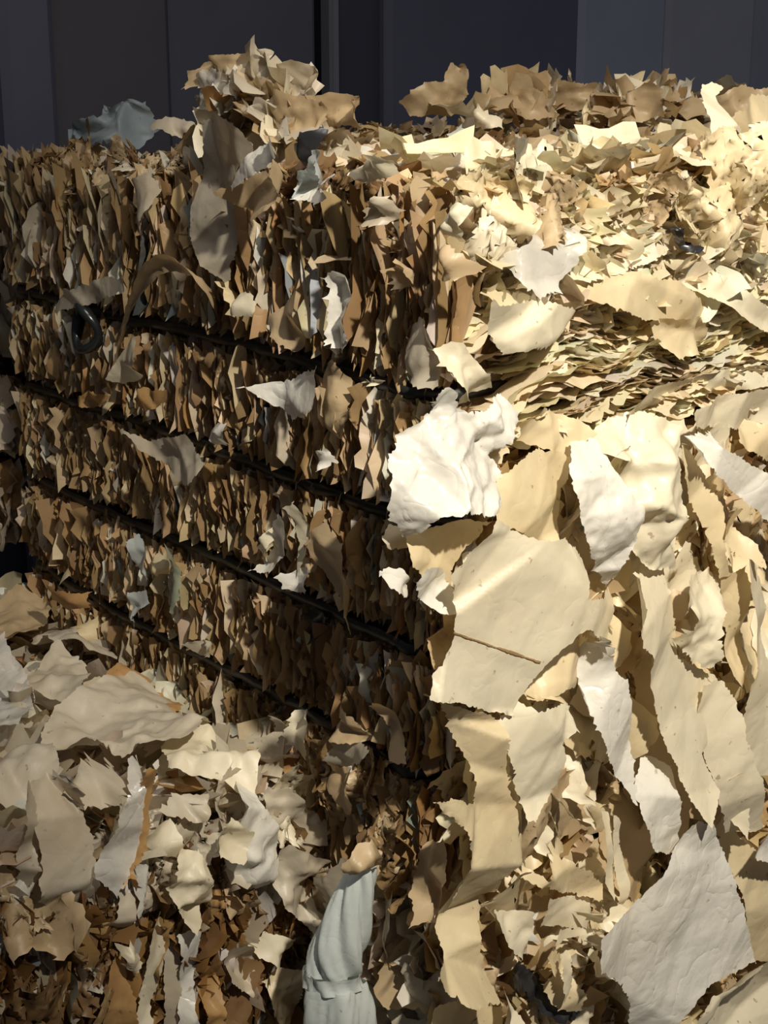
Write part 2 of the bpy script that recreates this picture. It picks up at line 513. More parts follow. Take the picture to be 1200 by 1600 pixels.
def strap_tube(parent, p0, lt, lr, z, seed, name='strap', sink=-.014, r=.006):
    """closed black strap around the bale"""
    pts = []
    sr = .02
    cs = [p0 + nL * -sink - nR * sr, p0 + lr * dR - nR * sr + nL * sink, p0 + lr * dR + lt * dL + nL * sink + nR * sink, p0 + lt * dL - nL * sink + nR * sink]
    for i in range(4):
        a, b = cs[i], cs[(i + 1) % 4]
        for k in range(28):
            t = (k + .5) / 28
            q = a + (b - a) * (0.02 + .96 * t)
            pts.append(q)
    pts = np.array(pts); n = len(pts)
    rr = np.random.default_rng(seed)
    pts[:, 2] = z + .004 * np.sin(np.arange(n) / n * 6.28 * 5 + rr.uniform(0, 6)) + rr.normal(0, .0012, n)
    out = pts - (p0 + lr / 2 * dR + lt / 2 * dL); out[:, 2] = 0; out /= np.linalg.norm(out, axis=1, keepdims=True)
    pts = pts + out * rr.normal(0, .002, (n, 1))
    V, Q = [], []
    m = 6
    for i in range(n):
        for j in range(m):
            a = 6.2832 * j / m
            V.append(pts[i] + out[i] * math.cos(a) * r * .7 + UP * math.sin(a) * r * 1.3)
    for i in range(n):
        for j in range(m):
            Q.append((i * m + j, i * m + (j + 1) % m, ((i + 1) % n) * m + (j + 1) % m, ((i + 1) % n) * m + j))
    o = obj_np(name, np.array(V), M['strap'], parent, quads=Q)
    o['label'] = 'black strap pressed into the film'
    return o

def bale_face(parent, kind, p0, tang, norm, la, z0, z1, n_mass, n_parts, pal, straps=(), seed=1, yaw=(0.9, .35), tilt=.18, W=(.02, .045), Ln=(.03, .09), smin=0.0, depth=.02, density=None, style='fin', fat=0.0, rnd=0.0):
    """side face: scraps standing out of the face, kept between the straps"""
    rng = np.random.default_rng(seed)
    def spread(n, Lmax):
        s = rng.uniform(smin, la, n); z = rng.uniform(z0 + .01, z1 - .005, n)
        return s, z
    def pushed(z, Lc):
        # move a scrap away from a strap it would cover
        for st in straps:
            dz = z - st
            lim = Lc * .60 + .008
            hit = np.abs(dz) < lim
            z = np.where(hit, st + np.where(dz >= 0, 1, -1) * np.minimum(lim, np.where((st == max(straps)) & (dz > 0), .12, .0735)), z)
        return z
    nw, nl = (4, 8) if style != 'layer' else (4, 16)
    n = n_mass
    s, z = spread(n, 0)
    Wd = rng.uniform(*W, n); Lc = Ln[0] + (Ln[1] - Ln[0]) * rng.uniform(0, 1, n) ** .6
    if straps: Lc = np.where(z > max(straps) + .06, np.minimum(Lc * 1.6, .17), Lc)
    if rnd: Lc = np.where(z > z1 - .07, Lc * .5, Lc)
    if straps: z = pushed(z, Lc)
    z = np.minimum(z, z1 - (.42 * Lc if style != 'layer' else 0))
    lv = flake_verts(n, nw, nl, Wd, Lc, rng, 1.0 if style != 'layer' else 1.7)
    yw = rng.normal(0, 1, n) * yaw[1] + rng.choice([-1, 1], n, p=[.35, .65]) * yaw[0]
    tl = rng.normal(0, tilt, n)
    if rnd: tl = np.where(z > z1 - .07, rng.normal(0, .9, n), tl)
    bul = fat * (1 - groove(z, straps, .05)) if straps else fat * np.ones(n)
    bul = bul - rnd * np.clip((z - (z1 - .10)) / .10, 0, 1) ** 2
    P = np.array([p0[0], p0[1], 0]) + s[:, None] * tang + z[:, None] * UP + (rng.uniform(-depth, depth * .25, n) + bul)[:, None] * norm
    vert = UP if style != 'layer' else tang
    tg = tang if style != 'layer' else UP
    X, Y = axes(n, tg, vert, norm, yw, tl, rng)
    mass_object('film_mass', place_flakes(lv, P, X, Y), nw, nl, pick_colors(pal, n, rng), M['mass'], parent)
    # larger pieces, one object each
    n = n_parts
    if n == 0: return
    A = arch(pal, style)
    s, z = spread(n, 0)
    Lc = np.full(n, .08)
    if straps: z = pushed(z, Lc * (1 if style != 'layer' else .4))
    yw = rng.normal(0, .35, n) + rng.choice([-1, 1], n, p=[.3, .7]) * (yaw[0] + .15)
    tl = rng.normal(0, tilt * 1.3, n)
    bul = fat * (1 - groove(z, straps, .05)) if straps else fat * np.ones(n)
    P = np.array([p0[0], p0[1], 0]) + s[:, None] * tang + z[:, None] * UP + (rng.uniform(-.008, .008, n) + bul)[:, None] * norm
    X, Y = axes(n, tg, vert, norm, yw, tl, rng)
    for i in range(n):
        place_part(A[rng.integers(len(A))], P[i], X[i], Y[i], parent, rng.uniform(.75, 1.1))

def bale_top(parent, p0, lt, lr, z, n_mass, n_parts, pal, seed, W=(.02, .05), Ln=(.03, .08), lift=.02, t0=0., r0=0., droop=0.0):
    rng = np.random.default_rng(seed)
    nw, nl = 4, 6
    def put(n):
        s = rng.uniform(t0, lt, n); t = rng.uniform(r0, lr, n)
        hump = lift * (sines(np.stack([s, t], -1), 14, seed) * .6 + .2)
        P = np.array([p0[0], p0[1], z]) + s[:, None] * dL + t[:, None] * dR + (hump + rng.uniform(-.015, .01, n) - droop * s / lt * np.clip(1 - t / .6, 0, 1))[:, None] * UP
        az = rng.uniform(0, 6.28, n); el = np.abs(rng.normal(.12, .28, n))
        X = np.stack([np.cos(az) * np.cos(el), np.sin(az) * np.cos(el), np.sin(el)], -1)
        Y = np.stack([-np.sin(az), np.cos(az), rng.normal(0, .25, n)], -1)
        Y -= (Y * X).sum(1, keepdims=True) * X; Y /= np.linalg.norm(Y, axis=1, keepdims=True)
        return P, X, Y
    if n_mass:
        P, X, Y = put(n_mass)
        lv = flake_verts(n_mass, nw, nl, rng.uniform(*W, n_mass), rng.uniform(*Ln, n_mass), rng)
        mass_object('film_mass', place_flakes(lv, P, X, Y), nw, nl, pick_colors(pal, n_mass, rng), M['mass'], parent)
    if n_parts:
        P, X, Y = put(n_parts)
        A = arch(pal, 'flat')
        for i in range(n_parts):
            place_part(A[rng.integers(len(A))], P[i], X[i], Y[i], parent, rng.uniform(.7, 1.15))

# ================================================================== the setting
def box_v(x0, x1, y0, y1, z0, z1):
    V = np.array([(x, y, z) for x in (x0, x1) for y in (y0, y1) for z in (z0, z1)], float)
    Q = [(0, 1, 3, 2), (4, 6, 7, 5), (0, 4, 5, 1), (2, 3, 7, 6), (0, 2, 6, 4), (1, 5, 7, 3)]
    return V, Q

V, Q = box_v(-3, 7, -2, 4.2, -.08, 0)
tag(obj_np('floor', V, M['floor'], quads=Q, smooth=False), 'dark concrete warehouse floor under the bales', None, None, 'structure')
WY = 3.7
def wx(px, y=WY):
    d = ray(px, 100); return d[0] / d[1] * y
V, Q = box_v(-3, 7, WY + .12, WY + .2, 0, 3.2)
wall = obj_np('wall_back', V, paint('wall_steel', (0.012, 0.012, 0.018), .7), quads=Q, smooth=False)
tag(wall, 'dark steel warehouse wall behind the bales', None, None, 'structure')
def panel(name, px0, px1, y, depth, col, label=None):
    """upright steel panel with folded-back edges"""
    x0, x1 = wx(px0, y), wx(px1, y)
    b = .02
    prof = [(x0, y + depth), (x0, y + b), (x0 + b, y), (x1 - b, y), (x1, y + b), (x1, y + depth)]
    V = []
    for z in (0.0, 3.2):
        V += [(a, c, z) for a, c in prof]
    n = len(prof)
    Q = [(i, i + 1, n + i + 1, n + i) for i in range(n - 1)]
    o = obj_np(name, np.array(V), paint('panel_paint', col, .55, 0, 2.2, .3, .04), wall, quads=Q, smooth=False)
    if label: o['label'] = label
    return o
panel('panel', -900, 2, WY + .06, .06, (.10, .10, .14))
panel('panel', 5, 90, WY, .12, (.25, .25, .33))
panel('panel', 90, 271, WY + .005, .11, (.22, .20, .22))
panel('panel', 271, 498, WY, .12, (.22, .22, .27))
panel('post', 521, 530, WY + .06, .06, (.40, .40, .46))
panel('panel', 534, 606, WY + .09, .03, (.12, .12, .16))
panel('panel', 606, 909, WY + .05, .07, (.24, .25, .32))
panel('panel', 907, 1040, WY + .03, .09, (.66, .70, .82))
panel('panel', 1040, 1178, WY + .035, .085, (.70, .70, .74))
panel('panel', 1178, 1700, WY + .03, .09, (.62, .64, .72))

# ================================================================== bales
STR = [1.43, 1.283, 1.13, 0.975]
def start_bale(name, label, p0, lt, lr, z0):
    e = empty(name, p0 + dL * lt / 2 + dR * lr / 2 + UP * z0)
    tag(e, label, 'bale')
    return e

# main bale
mb = start_bale('film_bale', 'large upper bale of tan and cream plastic film with lit corner and dark straps', C, 1.05, 1.0, BOT)
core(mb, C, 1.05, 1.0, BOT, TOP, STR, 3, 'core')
for i, z in enumerate(STR): strap_tube(mb, C, 1.05, 1.0, z, 40 + i)
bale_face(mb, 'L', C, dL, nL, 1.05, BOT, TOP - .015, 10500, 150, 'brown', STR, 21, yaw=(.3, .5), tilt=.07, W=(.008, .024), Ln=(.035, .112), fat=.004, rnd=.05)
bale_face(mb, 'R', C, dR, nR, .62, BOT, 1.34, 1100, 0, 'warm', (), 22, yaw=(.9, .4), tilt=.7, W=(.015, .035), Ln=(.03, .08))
bale_top(mb, C, 1.05, 1.0, TOP - .01, 4200, 0, 'warm', 24, W=(.012, .03), Ln=(.015, .05), lift=.012, droop=.035)

bale_face(mb, 'R', C + .05 * dR, dR, nR, .62, 1.50, 1.645, 620, 0, 'layer', (), 35, yaw=(.7, .5), tilt=.9, W=(.02, .045), Ln=(.03, .08), rnd=.03)
bale_top(mb, C + .06 * dR, .30, .60, TOP - .005, 520, 0, 'layer', 36, W=(.02, .04), Ln=(.03, .07), lift=.015)

# bale right behind the main one
B2 = C + 1.03 * dR + .04 * dL
b2 = start_bale('film_bale', 'upper bale behind the lit one, with a ragged tan film top before the blue-grey wall', B2, 1.05, 1.0, BOT)
core(b2, B2, 1.05, 1.0, BOT, TOP + .02, [], 5, 'core')
bale_top(b2, B2, 1.05, 1.0, TOP + .02, 1500, 30, 'warm', 26, lift=.02)

# bale beneath the main one
b3 = start_bale('film_bale', 'bottom bale carrying the large lit bale, mostly hidden by hanging sheets', C, 1.05, 1.0, 0.0)
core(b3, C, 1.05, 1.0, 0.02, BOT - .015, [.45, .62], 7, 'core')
for i, z in enumerate([.45, .62]): strap_tube(b3, C, 1.05, 1.0, z, 60 + i)
bale_face(b3, 'R', C, dR, nR, .62, .40, BOT - .02, 900, 40, 'warm', (), 27, yaw=(.8, .5), tilt=.7, W=(.02, .05), Ln=(.04, .10))
bale_face(b3, 'L', C, dL, nL, .30, .40, BOT - .03, 500, 30, 'grey', (), 28, yaw=(.8, .5), tilt=.5, W=(.02, .05), Ln=(.04, .09))

# low bale in the left foreground
lp = Q0 - 1.0 * dR
lb = start_bale('film_bale', 'low greyish bale in the left foreground with rust-brown compressed face', lp, .86, .985, 0.0)
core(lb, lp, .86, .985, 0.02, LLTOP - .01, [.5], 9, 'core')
strap_tube(lb, lp, .86, .985, .50, 70)
bale_face(lb, 'R', lp + .35 * dR, dR, nR, .64, .42, LLTOP - .02, 2200, 90, 'rusty', (), 29, yaw=(.6, .5), tilt=.25, W=(.02, .045), Ln=(.04, .11))
bale_top(lb, lp, .86, .985, LLTOP - .01, 1500, 90, 'grey', 30, W=(.025, .06), Ln=(.04, .10), lift=.03, r0=.25)

# bale farther left, on the same level, and the one standing on it
fp = Q0 + .90 * dL - 1.0 * dR
fb = start_bale('film_bale', 'dim brown bale behind the low greyish bale at the left edge', fp, .9, .98, 0.0)
core(fb, fp, .9, .98, 0.02, .97, [], 12, 'core')
bale_face(fb, 'R', fp + .5 * dR, dR, nR, .48, .70, .97, 300, 30, 'brown', (), 31, yaw=(.6, .5), tilt=.4)
bale_top(fb, fp, .9, .98, .97, 500, 50, 'brown', 32, lift=.03, r0=.4)
gp = C + 1.16 * dL - .55 * dR
gb = start_bale('film_bale', 'far upper bale in deep shade at the left edge of the stack', gp, .9, 1.0, .98)
core(gb, gp, .9, .98, .985, 1.50, [1.13, 1.28], 13, 'core')
for i, z in enumerate([1.13, 1.28]): strap_tube(gb, gp, .9, .98, z, 80 + i)
bale_face(gb, 'R', gp, dR, nR, .98, .99, 1.50, 700, 50, 'grey', (1.13, 1.28), 33, yaw=(.6, .5), tilt=.2)
bale_top(gb, gp, .9, .98, 1.50, 400, 20, 'brown', 34)

def folded_layers(parent, p0, tang, norm, la, z0, z1, n, pal, seed):
    """long ruffled edges of stacked film, nested like pages"""
    rng = np.random.default_rng(seed)
    nw, nl = 5, 64
    Vs = []
    for i in range(n):
        Lx = rng.uniform(.12, .42); s0 = rng.uniform(-.05, la - Lx * .5); z = rng.uniform(z0, z1)
        b = np.linspace(0, 1, nl); a = np.linspace(0, 1, nw)
        A, B = np.meshgrid(a, b, indexing='ij'); A = A.ravel(); B = B.ravel()
        s = s0 + B * Lx
        R1 = lambda lo, hi: rng.uniform(lo, hi)
        flow = .010 * np.sin(s * 16 + z * 30) + .006 * np.sin(s * 37 - z * 50 + 1)
        ruff = R1(.001, .0035) * np.sin(s * R1(90, 190) + R1(0, 6)) + R1(.002, .006) * np.sin(s * R1(35, 80) + R1(0, 6)) + R1(0, .002) * np.abs(np.sin(s * R1(120, 220) + R1(0, 6)))
        W = R1(.024, .05) * (.8 + .14 * np.sin(B * R1(8, 26) + R1(0, 6)) + .06 * np.sin(B * R1(40, 90))) * np.minimum(1, 9 * np.minimum(B, 1 - B) + .2)
        zz = z + flow + ruff * (.35 + .65 * A) + .10 * (s - .25) + R1(-.04, .04) * (s - s0) + R1(-.5, .35) * W * A * A + .0005 * rng.normal(size=len(A)) * A
        out = -.018 + A * W + .010 * math.sin(z * 45 + s0 * 5) + .0008 * rng.normal(size=len(A)) * A
        V = np.array([p0[0], p0[1], 0]) + s[:, None] * tang + out[:, None] * norm + zz[:, None] * UP
        Vs.append(V)
    V = np.array(Vs)
    return mass_object('folded_layers', V, nw, nl, pick_colors(pal, n, rng), M['mass'], parent)

DR = {}
def drapes(parent, p0, tang, norm, s0, s1, z0, z1, n, mats, seed, size=(.05, .11), length=(.09, .2), tilt=.25, off=.02):
    """pieces of hanging film lying against a face, one object each"""
    rng = np.random.default_rng(seed)
    key = tuple(mats) + size
    if key not in DR:
        DR[key] = []
        for i in range(14):
            r = np.random.default_rng(seed * 31 + i)
            nw, nl = 16, 24
            A, B = np.meshgrid(np.linspace(-.5, .5, nw), np.linspace(-.5, .5, nl), indexing='ij'); A = A.ravel(); B = B.ravel()
            W = r.uniform(*size); Lx = r.uniform(*length)
            x = A * W * (1 + r.uniform(-.5, .3) * B + .12 * np.sin(B * r.uniform(8, 20) + r.uniform(0, 6))) + W * .25 * r.uniform(-1, 1) * np.sin(B * 3)
            y = B * Lx * (1 + .18 * np.sin(A * r.uniform(3, 9) + r.uniform(0, 6)))
            x += .0022 * r.normal(size=len(A)); y += .0022 * r.normal(size=len(A))
            p = np.stack([x, y], -1)
            z = .006 * origami(p, int(r.integers(1e6)), 7) + .003 * cells(p, .03, int(r.integers(1e6))) + .012 * np.sin(A * r.uniform(4, 9) + r.uniform(0, 6) + B * r.uniform(-2, 2)) * (.6 - B)
            me = mesh_np('film_fold', np.stack([x, y, z], -1), quads=grid_quads(nw, nl))
            me.materials.append(M[mats[i % len(mats)]])
            DR[key].append(me)
    for i in range(n):
        P = np.array([p0[0], p0[1], 0]) + rng.uniform(s0, s1) * tang + rng.uniform(z0, z1) * UP + rng.uniform(.4, 1.5) * off * norm
        t = rng.normal(0, tilt); lean = rng.normal(0, .28)
        Y = UP * math.cos(t) + tang * math.sin(t) + norm * lean; Y /= np.linalg.norm(Y)
        X = tang * math.cos(t) - UP * math.sin(t) + norm * rng.normal(0, .3); X -= X.dot(Y) * Y; X /= np.linalg.norm(X)
        place_part(DR[key][rng.integers(14)], P, X, Y, parent, rng.uniform(.8, 1.2), 'film_fold')

folded_layers(mb, C + .03 * dR, dR, nR, .62, 1.335, 1.525, 300, 'layer', 51)
drapes(mb, C, dR, nR, .03, .56, .86, 1.27, 80, ['cream', 'ivory', 'tan', 'cream', 'cream', 'ivory', 'tan'], 52)
drapes(mb, C, dR, nR, .03, .56, 1.56, 1.66, 14, ['ivory', 'cream', 'ivory', 'cream', 'cream', 'tan'], 53, (.04, .09), (.05, .11), 1.2)
drapes(b3, C, dR, nR, .0, .5, .50, .80, 44, ['cream', 'tan', 'tan', 'cream', 'ivory'], 54)
drapes(b3, C, dL, nL, -.02, .22, .50, .78, 22, ['greige', 'tan', 'greige', 'tan', 'amber'], 55)
drapes(lb, lp, dR, nR, .45, .99, .60, .80, 40, ['brown', 'rust', 'brown', 'amber', 'brown', 'brown', 'brown'], 56, (.03, .07), (.08, .16))
drapes(lb, lp, dR, nR, .40, .99, .82, .885, 36, ['greige', 'greige', 'ivory', 'tan', 'greige', 'white'], 57, (.04, .09), (.06, .13), .5)
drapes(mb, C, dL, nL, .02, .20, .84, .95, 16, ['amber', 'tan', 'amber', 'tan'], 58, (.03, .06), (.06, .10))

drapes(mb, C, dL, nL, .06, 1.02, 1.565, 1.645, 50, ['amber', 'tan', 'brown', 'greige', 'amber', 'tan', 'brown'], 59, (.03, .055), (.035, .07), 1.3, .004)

#HEROES
# ================================================================== sheets and scraps hanging from the bales
FS = 'film sheet'; SC = 'film scrap'; ST = 'film strip'
# ---- lit right-hand face
big = sheet('film_sheet', 'large smooth cream film sheet with a thin brown slit hanging at the lit corner', FS, 'R', .10, 'ivory',
    [(705,900),(735,862),(760,830),(772,810),(800,830),(850,845),(880,838),(908,870,-.01),(918,905),(912,935),(945,935),(975,922,-.03),(970,955,-.03),(945,1005,-.02),(922,985),(905,990),(880,1012),(850,1040),(835,1062),(805,1112),(798,1118),(750,1110),(690,1098,.01),(675,1095,.015),(683,1060),(700,1030),(712,1005),(716,960),(719,945),(712,930)], crease=.0028, wave=.004, jag=.0012, k=6)
V, T = sheet_mesh('R', .10, [(711,988),(760,1005),(842,1032),(842,1035),(800,1022),(740,1001),(711,991)], step=.003, crease=.0, wave=.0, jag=.0003, seed=5)
bw = np.array([v.co[:] for v in big.data.vertices]) + np.array(big.location)
for i in range(len(V)):
    j = ((bw[:, [0, 2]] - V[i, [0, 2]]) ** 2).sum(1).argmin()
    V[i, 1] = bw[j, 1] - .0016
sl = obj_np('slit', V, M['amber'], big, tris=T); sl['label'] = 'thin brown slit'
sheet('film_strip', 'long ragged cream strip falling below the slit sheet along the corner', ST, 'R', .075, 'cream',
    [(690,1098,.02),(720,1105,.02),(780,1125,.01),(785,1150,.02),(795,1210,.015),(800,1250),(806,1290,-.01),(808,1345,.01),(797,1380,.02),(785,1396,.0),(770,1412),(764,1425,-.01),(762,1450),(768,1480,.02),(776,1530,.02),(780,1567,.02),(720,1566,.035),(700,1555,.03),(672,1522,.04),(696,1498,.0),(691,1440,-.015),(683,1392,.03),(715,1345),(722,1305,.02),(715,1285,.02),(680,1256,.04),(690,1250,.03),(726,1248,-.01),(732,1220),(728,1190),(712,1130,.01)], crease=.0075, wave=.008, k=10)
sheet('film_scrap', 'white-cream wrinkled tapering flap below the slit sheet, pointing down', SC, 'R', .10, 'ivory',
    [(783,1130),(800,1115),(812,1095),(850,1112,.01),(885,1100,-.01),(900,1125,-.02),(905,1145),(885,1160),(888,1190),(870,1240),(845,1290,.02),(830,1292,.02),(812,1255),(795,1190),(785,1150)], crease=.004, k=9)
sheet('film_scrap', 'tan curled corner flap in shade beneath the right hem of the slit sheet', SC, 'R', .06, 'cream',
    [(905,990),(925,1000,-.02),(918,1070,-.02),(880,1075,.01),(850,1090,.015),(828,1094,.02),(832,1062),(850,1040),(880,1005)], crease=.004)
sheet('film_strip', 'narrow glossy white strip with a small torn patch, right of the slit sheet', ST, 'R', .085, 'white',
    [(905,1000,-.03),(925,992),(950,1012),(965,1050),(980,1060),(985,1110),(990,1160),(992,1225),(988,1255),(965,1215),(945,1180),(925,1130),(912,1085),(905,1070,-.02)], crease=.004, k=6)
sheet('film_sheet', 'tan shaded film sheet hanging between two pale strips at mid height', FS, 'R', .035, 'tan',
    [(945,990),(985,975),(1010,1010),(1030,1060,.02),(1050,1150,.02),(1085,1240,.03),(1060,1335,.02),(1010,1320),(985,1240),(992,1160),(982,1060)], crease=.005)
sheet('film_strip', 'long curving cream strip sweeping down to the right beneath the crumpled rosette', ST, 'R', .085, 'ivory',
    [(980,890,-.02),(1030,880,-.03),(1045,930),(1060,980,.0),(1062,1030,-.01),(1102,1050,-.03),(1118,1120,-.02),(1102,1180,.02),(1117,1230,.02),(1092,1290,.03),(1075,1240,.03),(1050,1170,.03),(1035,1080,.035),(1020,1030,.03),(990,990,.03),(978,940,.02)], crease=.006, wave=.006)
sheet('film_strip', 'short white strip with a torn lower end above the big pale sheet', ST, 'R', .095, 'white',
    [(1003,1180,-.03),(1040,1190,-.03),(1052,1240),(1062,1312),(1048,1336),(1025,1328,.01),(1012,1290,.01),(998,1240)], crease=.004)
sheet('film_sheet', 'big pale grey-white film sheet with fine wrinkles at the bottom right', FS, 'R', .115, 'white',
    [(1080,1290),(1095,1284),(1115,1286),(1140,1335),(1150,1380),(1162,1440),(1171,1500,-.01),(1150,1520),(1120,1530),(1100,1545),(1060,1600),(1050,1640,-.03),(985,1640,-.03),(987,1560),(960,1530),(934,1520,.02),(936,1465,.02),(985,1415),(1030,1370),(1060,1325)], crease=.0025, wave=.003, k=6)
sheet('plastic_sheet', 'crumpled glossy white plastic wrapped around the lit bale corner', 'plastic sheet', 'R', .055, 'white',
    [(612,740,.0),(620,715),(640,690),(668,660),(675,650),(692,640),(690,620,.02),(716,618,.02),(718,640),(740,645),(790,620,-.01),(815,640,-.01),(800,680),(785,705),(765,712),(780,740),(795,755),(800,780),(770,805,.03),(720,800,.04),(690,808,.04),(665,832,.02),(640,835,.0),(615,808,.0)], crease=.004, crump=.0075, cell=.021, step=.0032, k=12)
sheet('film_scrap', 'round greyish translucent scrap below the crumpled white plastic at the corner', SC, 'R', .03, 'greige',
    [(598,838),(615,822),(640,828),(640,850),(620,856),(602,850)], crease=.002)
sheet('film_sheet', 'cream film panel under the crumpled white plastic, above the slit sheet', FS, 'R', .065, 'cream',
    [(765,770),(800,728),(850,700),(897,715),(897,770),(893,830),(882,850),(850,850),(815,835),(780,820)], crease=.006)
sheet('film_sheet', 'shaded tan film between the slit sheet and the wrinkled white sheet', FS, 'R', .03, 'cream',
    [(890,715),(935,740),(978,800),(978,935),(915,915),(905,865),(890,830)], crease=.005)
sheet('film_sheet', 'tan tail of film at the corner below the crumpled white plastic', FS, 'R', .05, 'cream',
    [(640,835),(700,815),(765,812),(745,840),(712,895),(712,930),(660,905),(635,880)], crease=.006)
sheet('plastic_sheet', 'wrinkled white sheet hanging left of the crumpled rosette', 'plastic sheet', 'R', .095, 'white',
    [(898,690,-.03),(945,690,-.02),(970,740),(990,790),(998,840),(978,890),(972,927,-.01),(945,900),(925,860),(905,810),(897,750)], crease=.006, crump=.003, cell=.016, step=.004)
sheet('film_bundle', 'crumpled rosette of cream film bulging from the middle of the lit face', 'film bundle', 'R', .10, 'ivory',
    [(950,655,-.04),(1010,650,-.03),(1055,670,-.02),(1068,720),(1058,800),(1072,850,-.02),(1050,890,-.02),(1000,885,-.02),(985,830,-.01),(992,780,.02),(1005,730,.02),(970,715),(950,690,-.02)], crease=.010, crump=.010, cell=.030, step=.004, k=12)
sheet('film_strip', 'diagonal pale strip running down to the right edge above the hanging sheets', ST, 'R', .10, 'white',
    [(1068,680,-.03),(1105,672,-.04),(1130,700),(1200,740),(1260,775),(1260,850),(1200,812),(1165,778),(1120,738),(1085,705)], crease=.004, k=5)
sheet('film_strip', 'cream strip below the diagonal pale strip, running beside it', ST, 'R', .08, 'cream',
    [(1055,690,-.02),(1075,695),(1110,745),(1128,790),(1135,860,.01),(1145,900),(1125,905),(1112,850),(1095,790),(1070,740)], crease=.004, k=5)
sheet('film_scrap', 'folded peach scrap with dark specks near the right edge', SC, 'R', .10, 'cream',
    [(1135,790),(1160,795),(1170,830),(1182,850),(1180,885),(1160,870),(1142,850)], crease=.006)
sheet('film_strip', 'tall pleated cream strip hanging along the right edge of the picture', ST, 'R', .09, 'ivory',
    [(1158,868),(1180,870),(1196,950),(1192,1000),(1215,1080),(1250,1200),(1170,1230),(1155,1180),(1168,1050),(1162,960)], crease=.005, wave=.007)
sheet('film_strip', 'second pleated strip beside the tall one, with a shaded fold', ST, 'R', .07, 'cream',
    [(1120,900),(1158,880),(1165,960),(1168,1040),(1150,1090),(1128,1050),(1140,990),(1132,940)], crease=.006)
sheet('film_scrap', 'ragged bright scrap with torn fringe right of the curving cream strip', SC, 'R', .10, 'ivory',
    [(1052,928,-.01),(1075,905,-.02),(1105,890,-.03),(1135,905,-.02),(1132,960),(1118,1000),(1128,1030),(1118,1046),(1092,1042),(1070,1022),(1058,1002),(1075,965),(1085,945),(1060,960)], crease=.006, crump=.003, cell=.014, jag=.0025, step=.004)
sheet('film_sheet', 'smooth ivory sheet with a curved fold at the right, above the big pale sheet', FS, 'R', .10, 'ivory',
    [(1108,1075),(1140,1068),(1155,1100),(1162,1160),(1185,1230),(1200,1300),(1150,1310),(1125,1260),(1108,1200),(1102,1130)], crease=.005)
sheet('film_scrap', 'pale leaf-shaped scrap hanging left of the right edge, low down', SC, 'R', .10, 'ivory',
    [(1130,1215),(1160,1210),(1172,1250),(1170,1295),(1162,1310),(1150,1285),(1135,1250)], crease=.005)
sheet('film_scrap', 'bright white scrap at the right edge beside the big pale sheet', SC, 'R', .10, 'white',
    [(1158,1310),(1200,1295),(1260,1290),(1260,1360),(1205,1350),(1180,1340)], crease=.005)
sheet('film_sheet', 'cream sheet tucked behind the right side of the big pale sheet', FS, 'R', .06, 'cream',
    [(1120,1260),(1180,1330),(1250,1350),(1250,1520),(1170,1500),(1150,1400)], crease=.007)
sheet('film_sheet', 'overlapping cream folds in the bottom right corner of the picture', FS, 'R', .12, 'ivory',
    [(1110,1555),(1145,1525),(1200,1500),(1270,1490),(1270,1640),(1075,1640),(1090,1590)], crease=.008, wave=.008)
sheet('film_strip', 'slender pale strip, left one of a parallel pair above the big pale sheet', ST, 'R', .075, 'ivory',
    [(942,1268),(953,1270),(957,1330),(963,1400),(960,1408),(950,1385),(944,1330)], crease=.001, step=.004, jag=.0006, k=3)
sheet('film_strip', 'slender pale strip, right one of a parallel pair above the big pale sheet', ST, 'R', .08, 'ivory',
    [(956,1272),(967,1282),(968,1320),(982,1375),(977,1415),(966,1412),(960,1350)], crease=.001, step=.004, jag=.0006, k=3)
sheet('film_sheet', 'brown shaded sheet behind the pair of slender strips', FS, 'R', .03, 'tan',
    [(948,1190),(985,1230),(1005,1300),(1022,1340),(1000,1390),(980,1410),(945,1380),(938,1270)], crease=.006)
sheet('film_scrap', 'horizontal tan flap with torn edge left of the slender strips', SC, 'R', .07, 'cream',
    [(811,1347),(830,1358),(852,1368),(858,1345),(875,1333),(898,1352),(945,1382),(940,1405),(880,1397),(835,1385),(812,1372)], crease=.007)
sheet('film_scrap', 'square pale scrap lit on its left half, under the horizontal tan flap', SC, 'R', .06, 'ivory',
    [(850,1397),(885,1398),(922,1405),(920,1452),(880,1450),(848,1452)], crease=.003)
sheet('film_scrap', 'thin cream sliver lying level under the square pale scrap', SC, 'R', .08, 'ivory',
    [(862,1475),(875,1452),(925,1450),(958,1448),(925,1458),(885,1470)], crease=.003, step=.004)
sheet('film_scrap', 'torn cream scrap right of the long corner strip, near the black rag', SC, 'R', .07, 'ivory',
    [(780,1427),(800,1430),(830,1423),(832,1450),(826,1465),(832,1498),(815,1500),(795,1480),(784,1455)], crease=.005)
sheet('film_strip', 'ragged cream strip right of the black rag, below the thin sliver', ST, 'R', .07, 'cream',
    [(845,1490),(865,1480),(885,1505),(895,1540),(898,1575),(870,1580),(858,1545),(850,1515)], crease=.006, jag=.002)
sheet('film_strip', 'narrow fringed strip standing beside the big pale sheet', ST, 'R', .09, 'ivory',
    [(876,1490),(887,1485),(892,1520),(897,1560),(885,1570),(878,1540)], crease=.003, jag=.002, step=.004)
sheet('film_scrap', 'frayed cream tuft on the left edge of the big pale sheet', SC, 'R', .105, 'ivory',
    [(912,1468),(930,1480),(940,1500),(942,1520),(928,1525),(925,1500)], crease=.004, jag=.003, step=.004)
sheet('film_scrap', 'crinkled frayed cream tuft at the foot of the slender strips', SC, 'R', .10, 'ivory',
    [(925,1445),(938,1420),(950,1440),(960,1420),(978,1415),(968,1440),(945,1455)], crease=.005, crump=.003, jag=.003, step=.004)
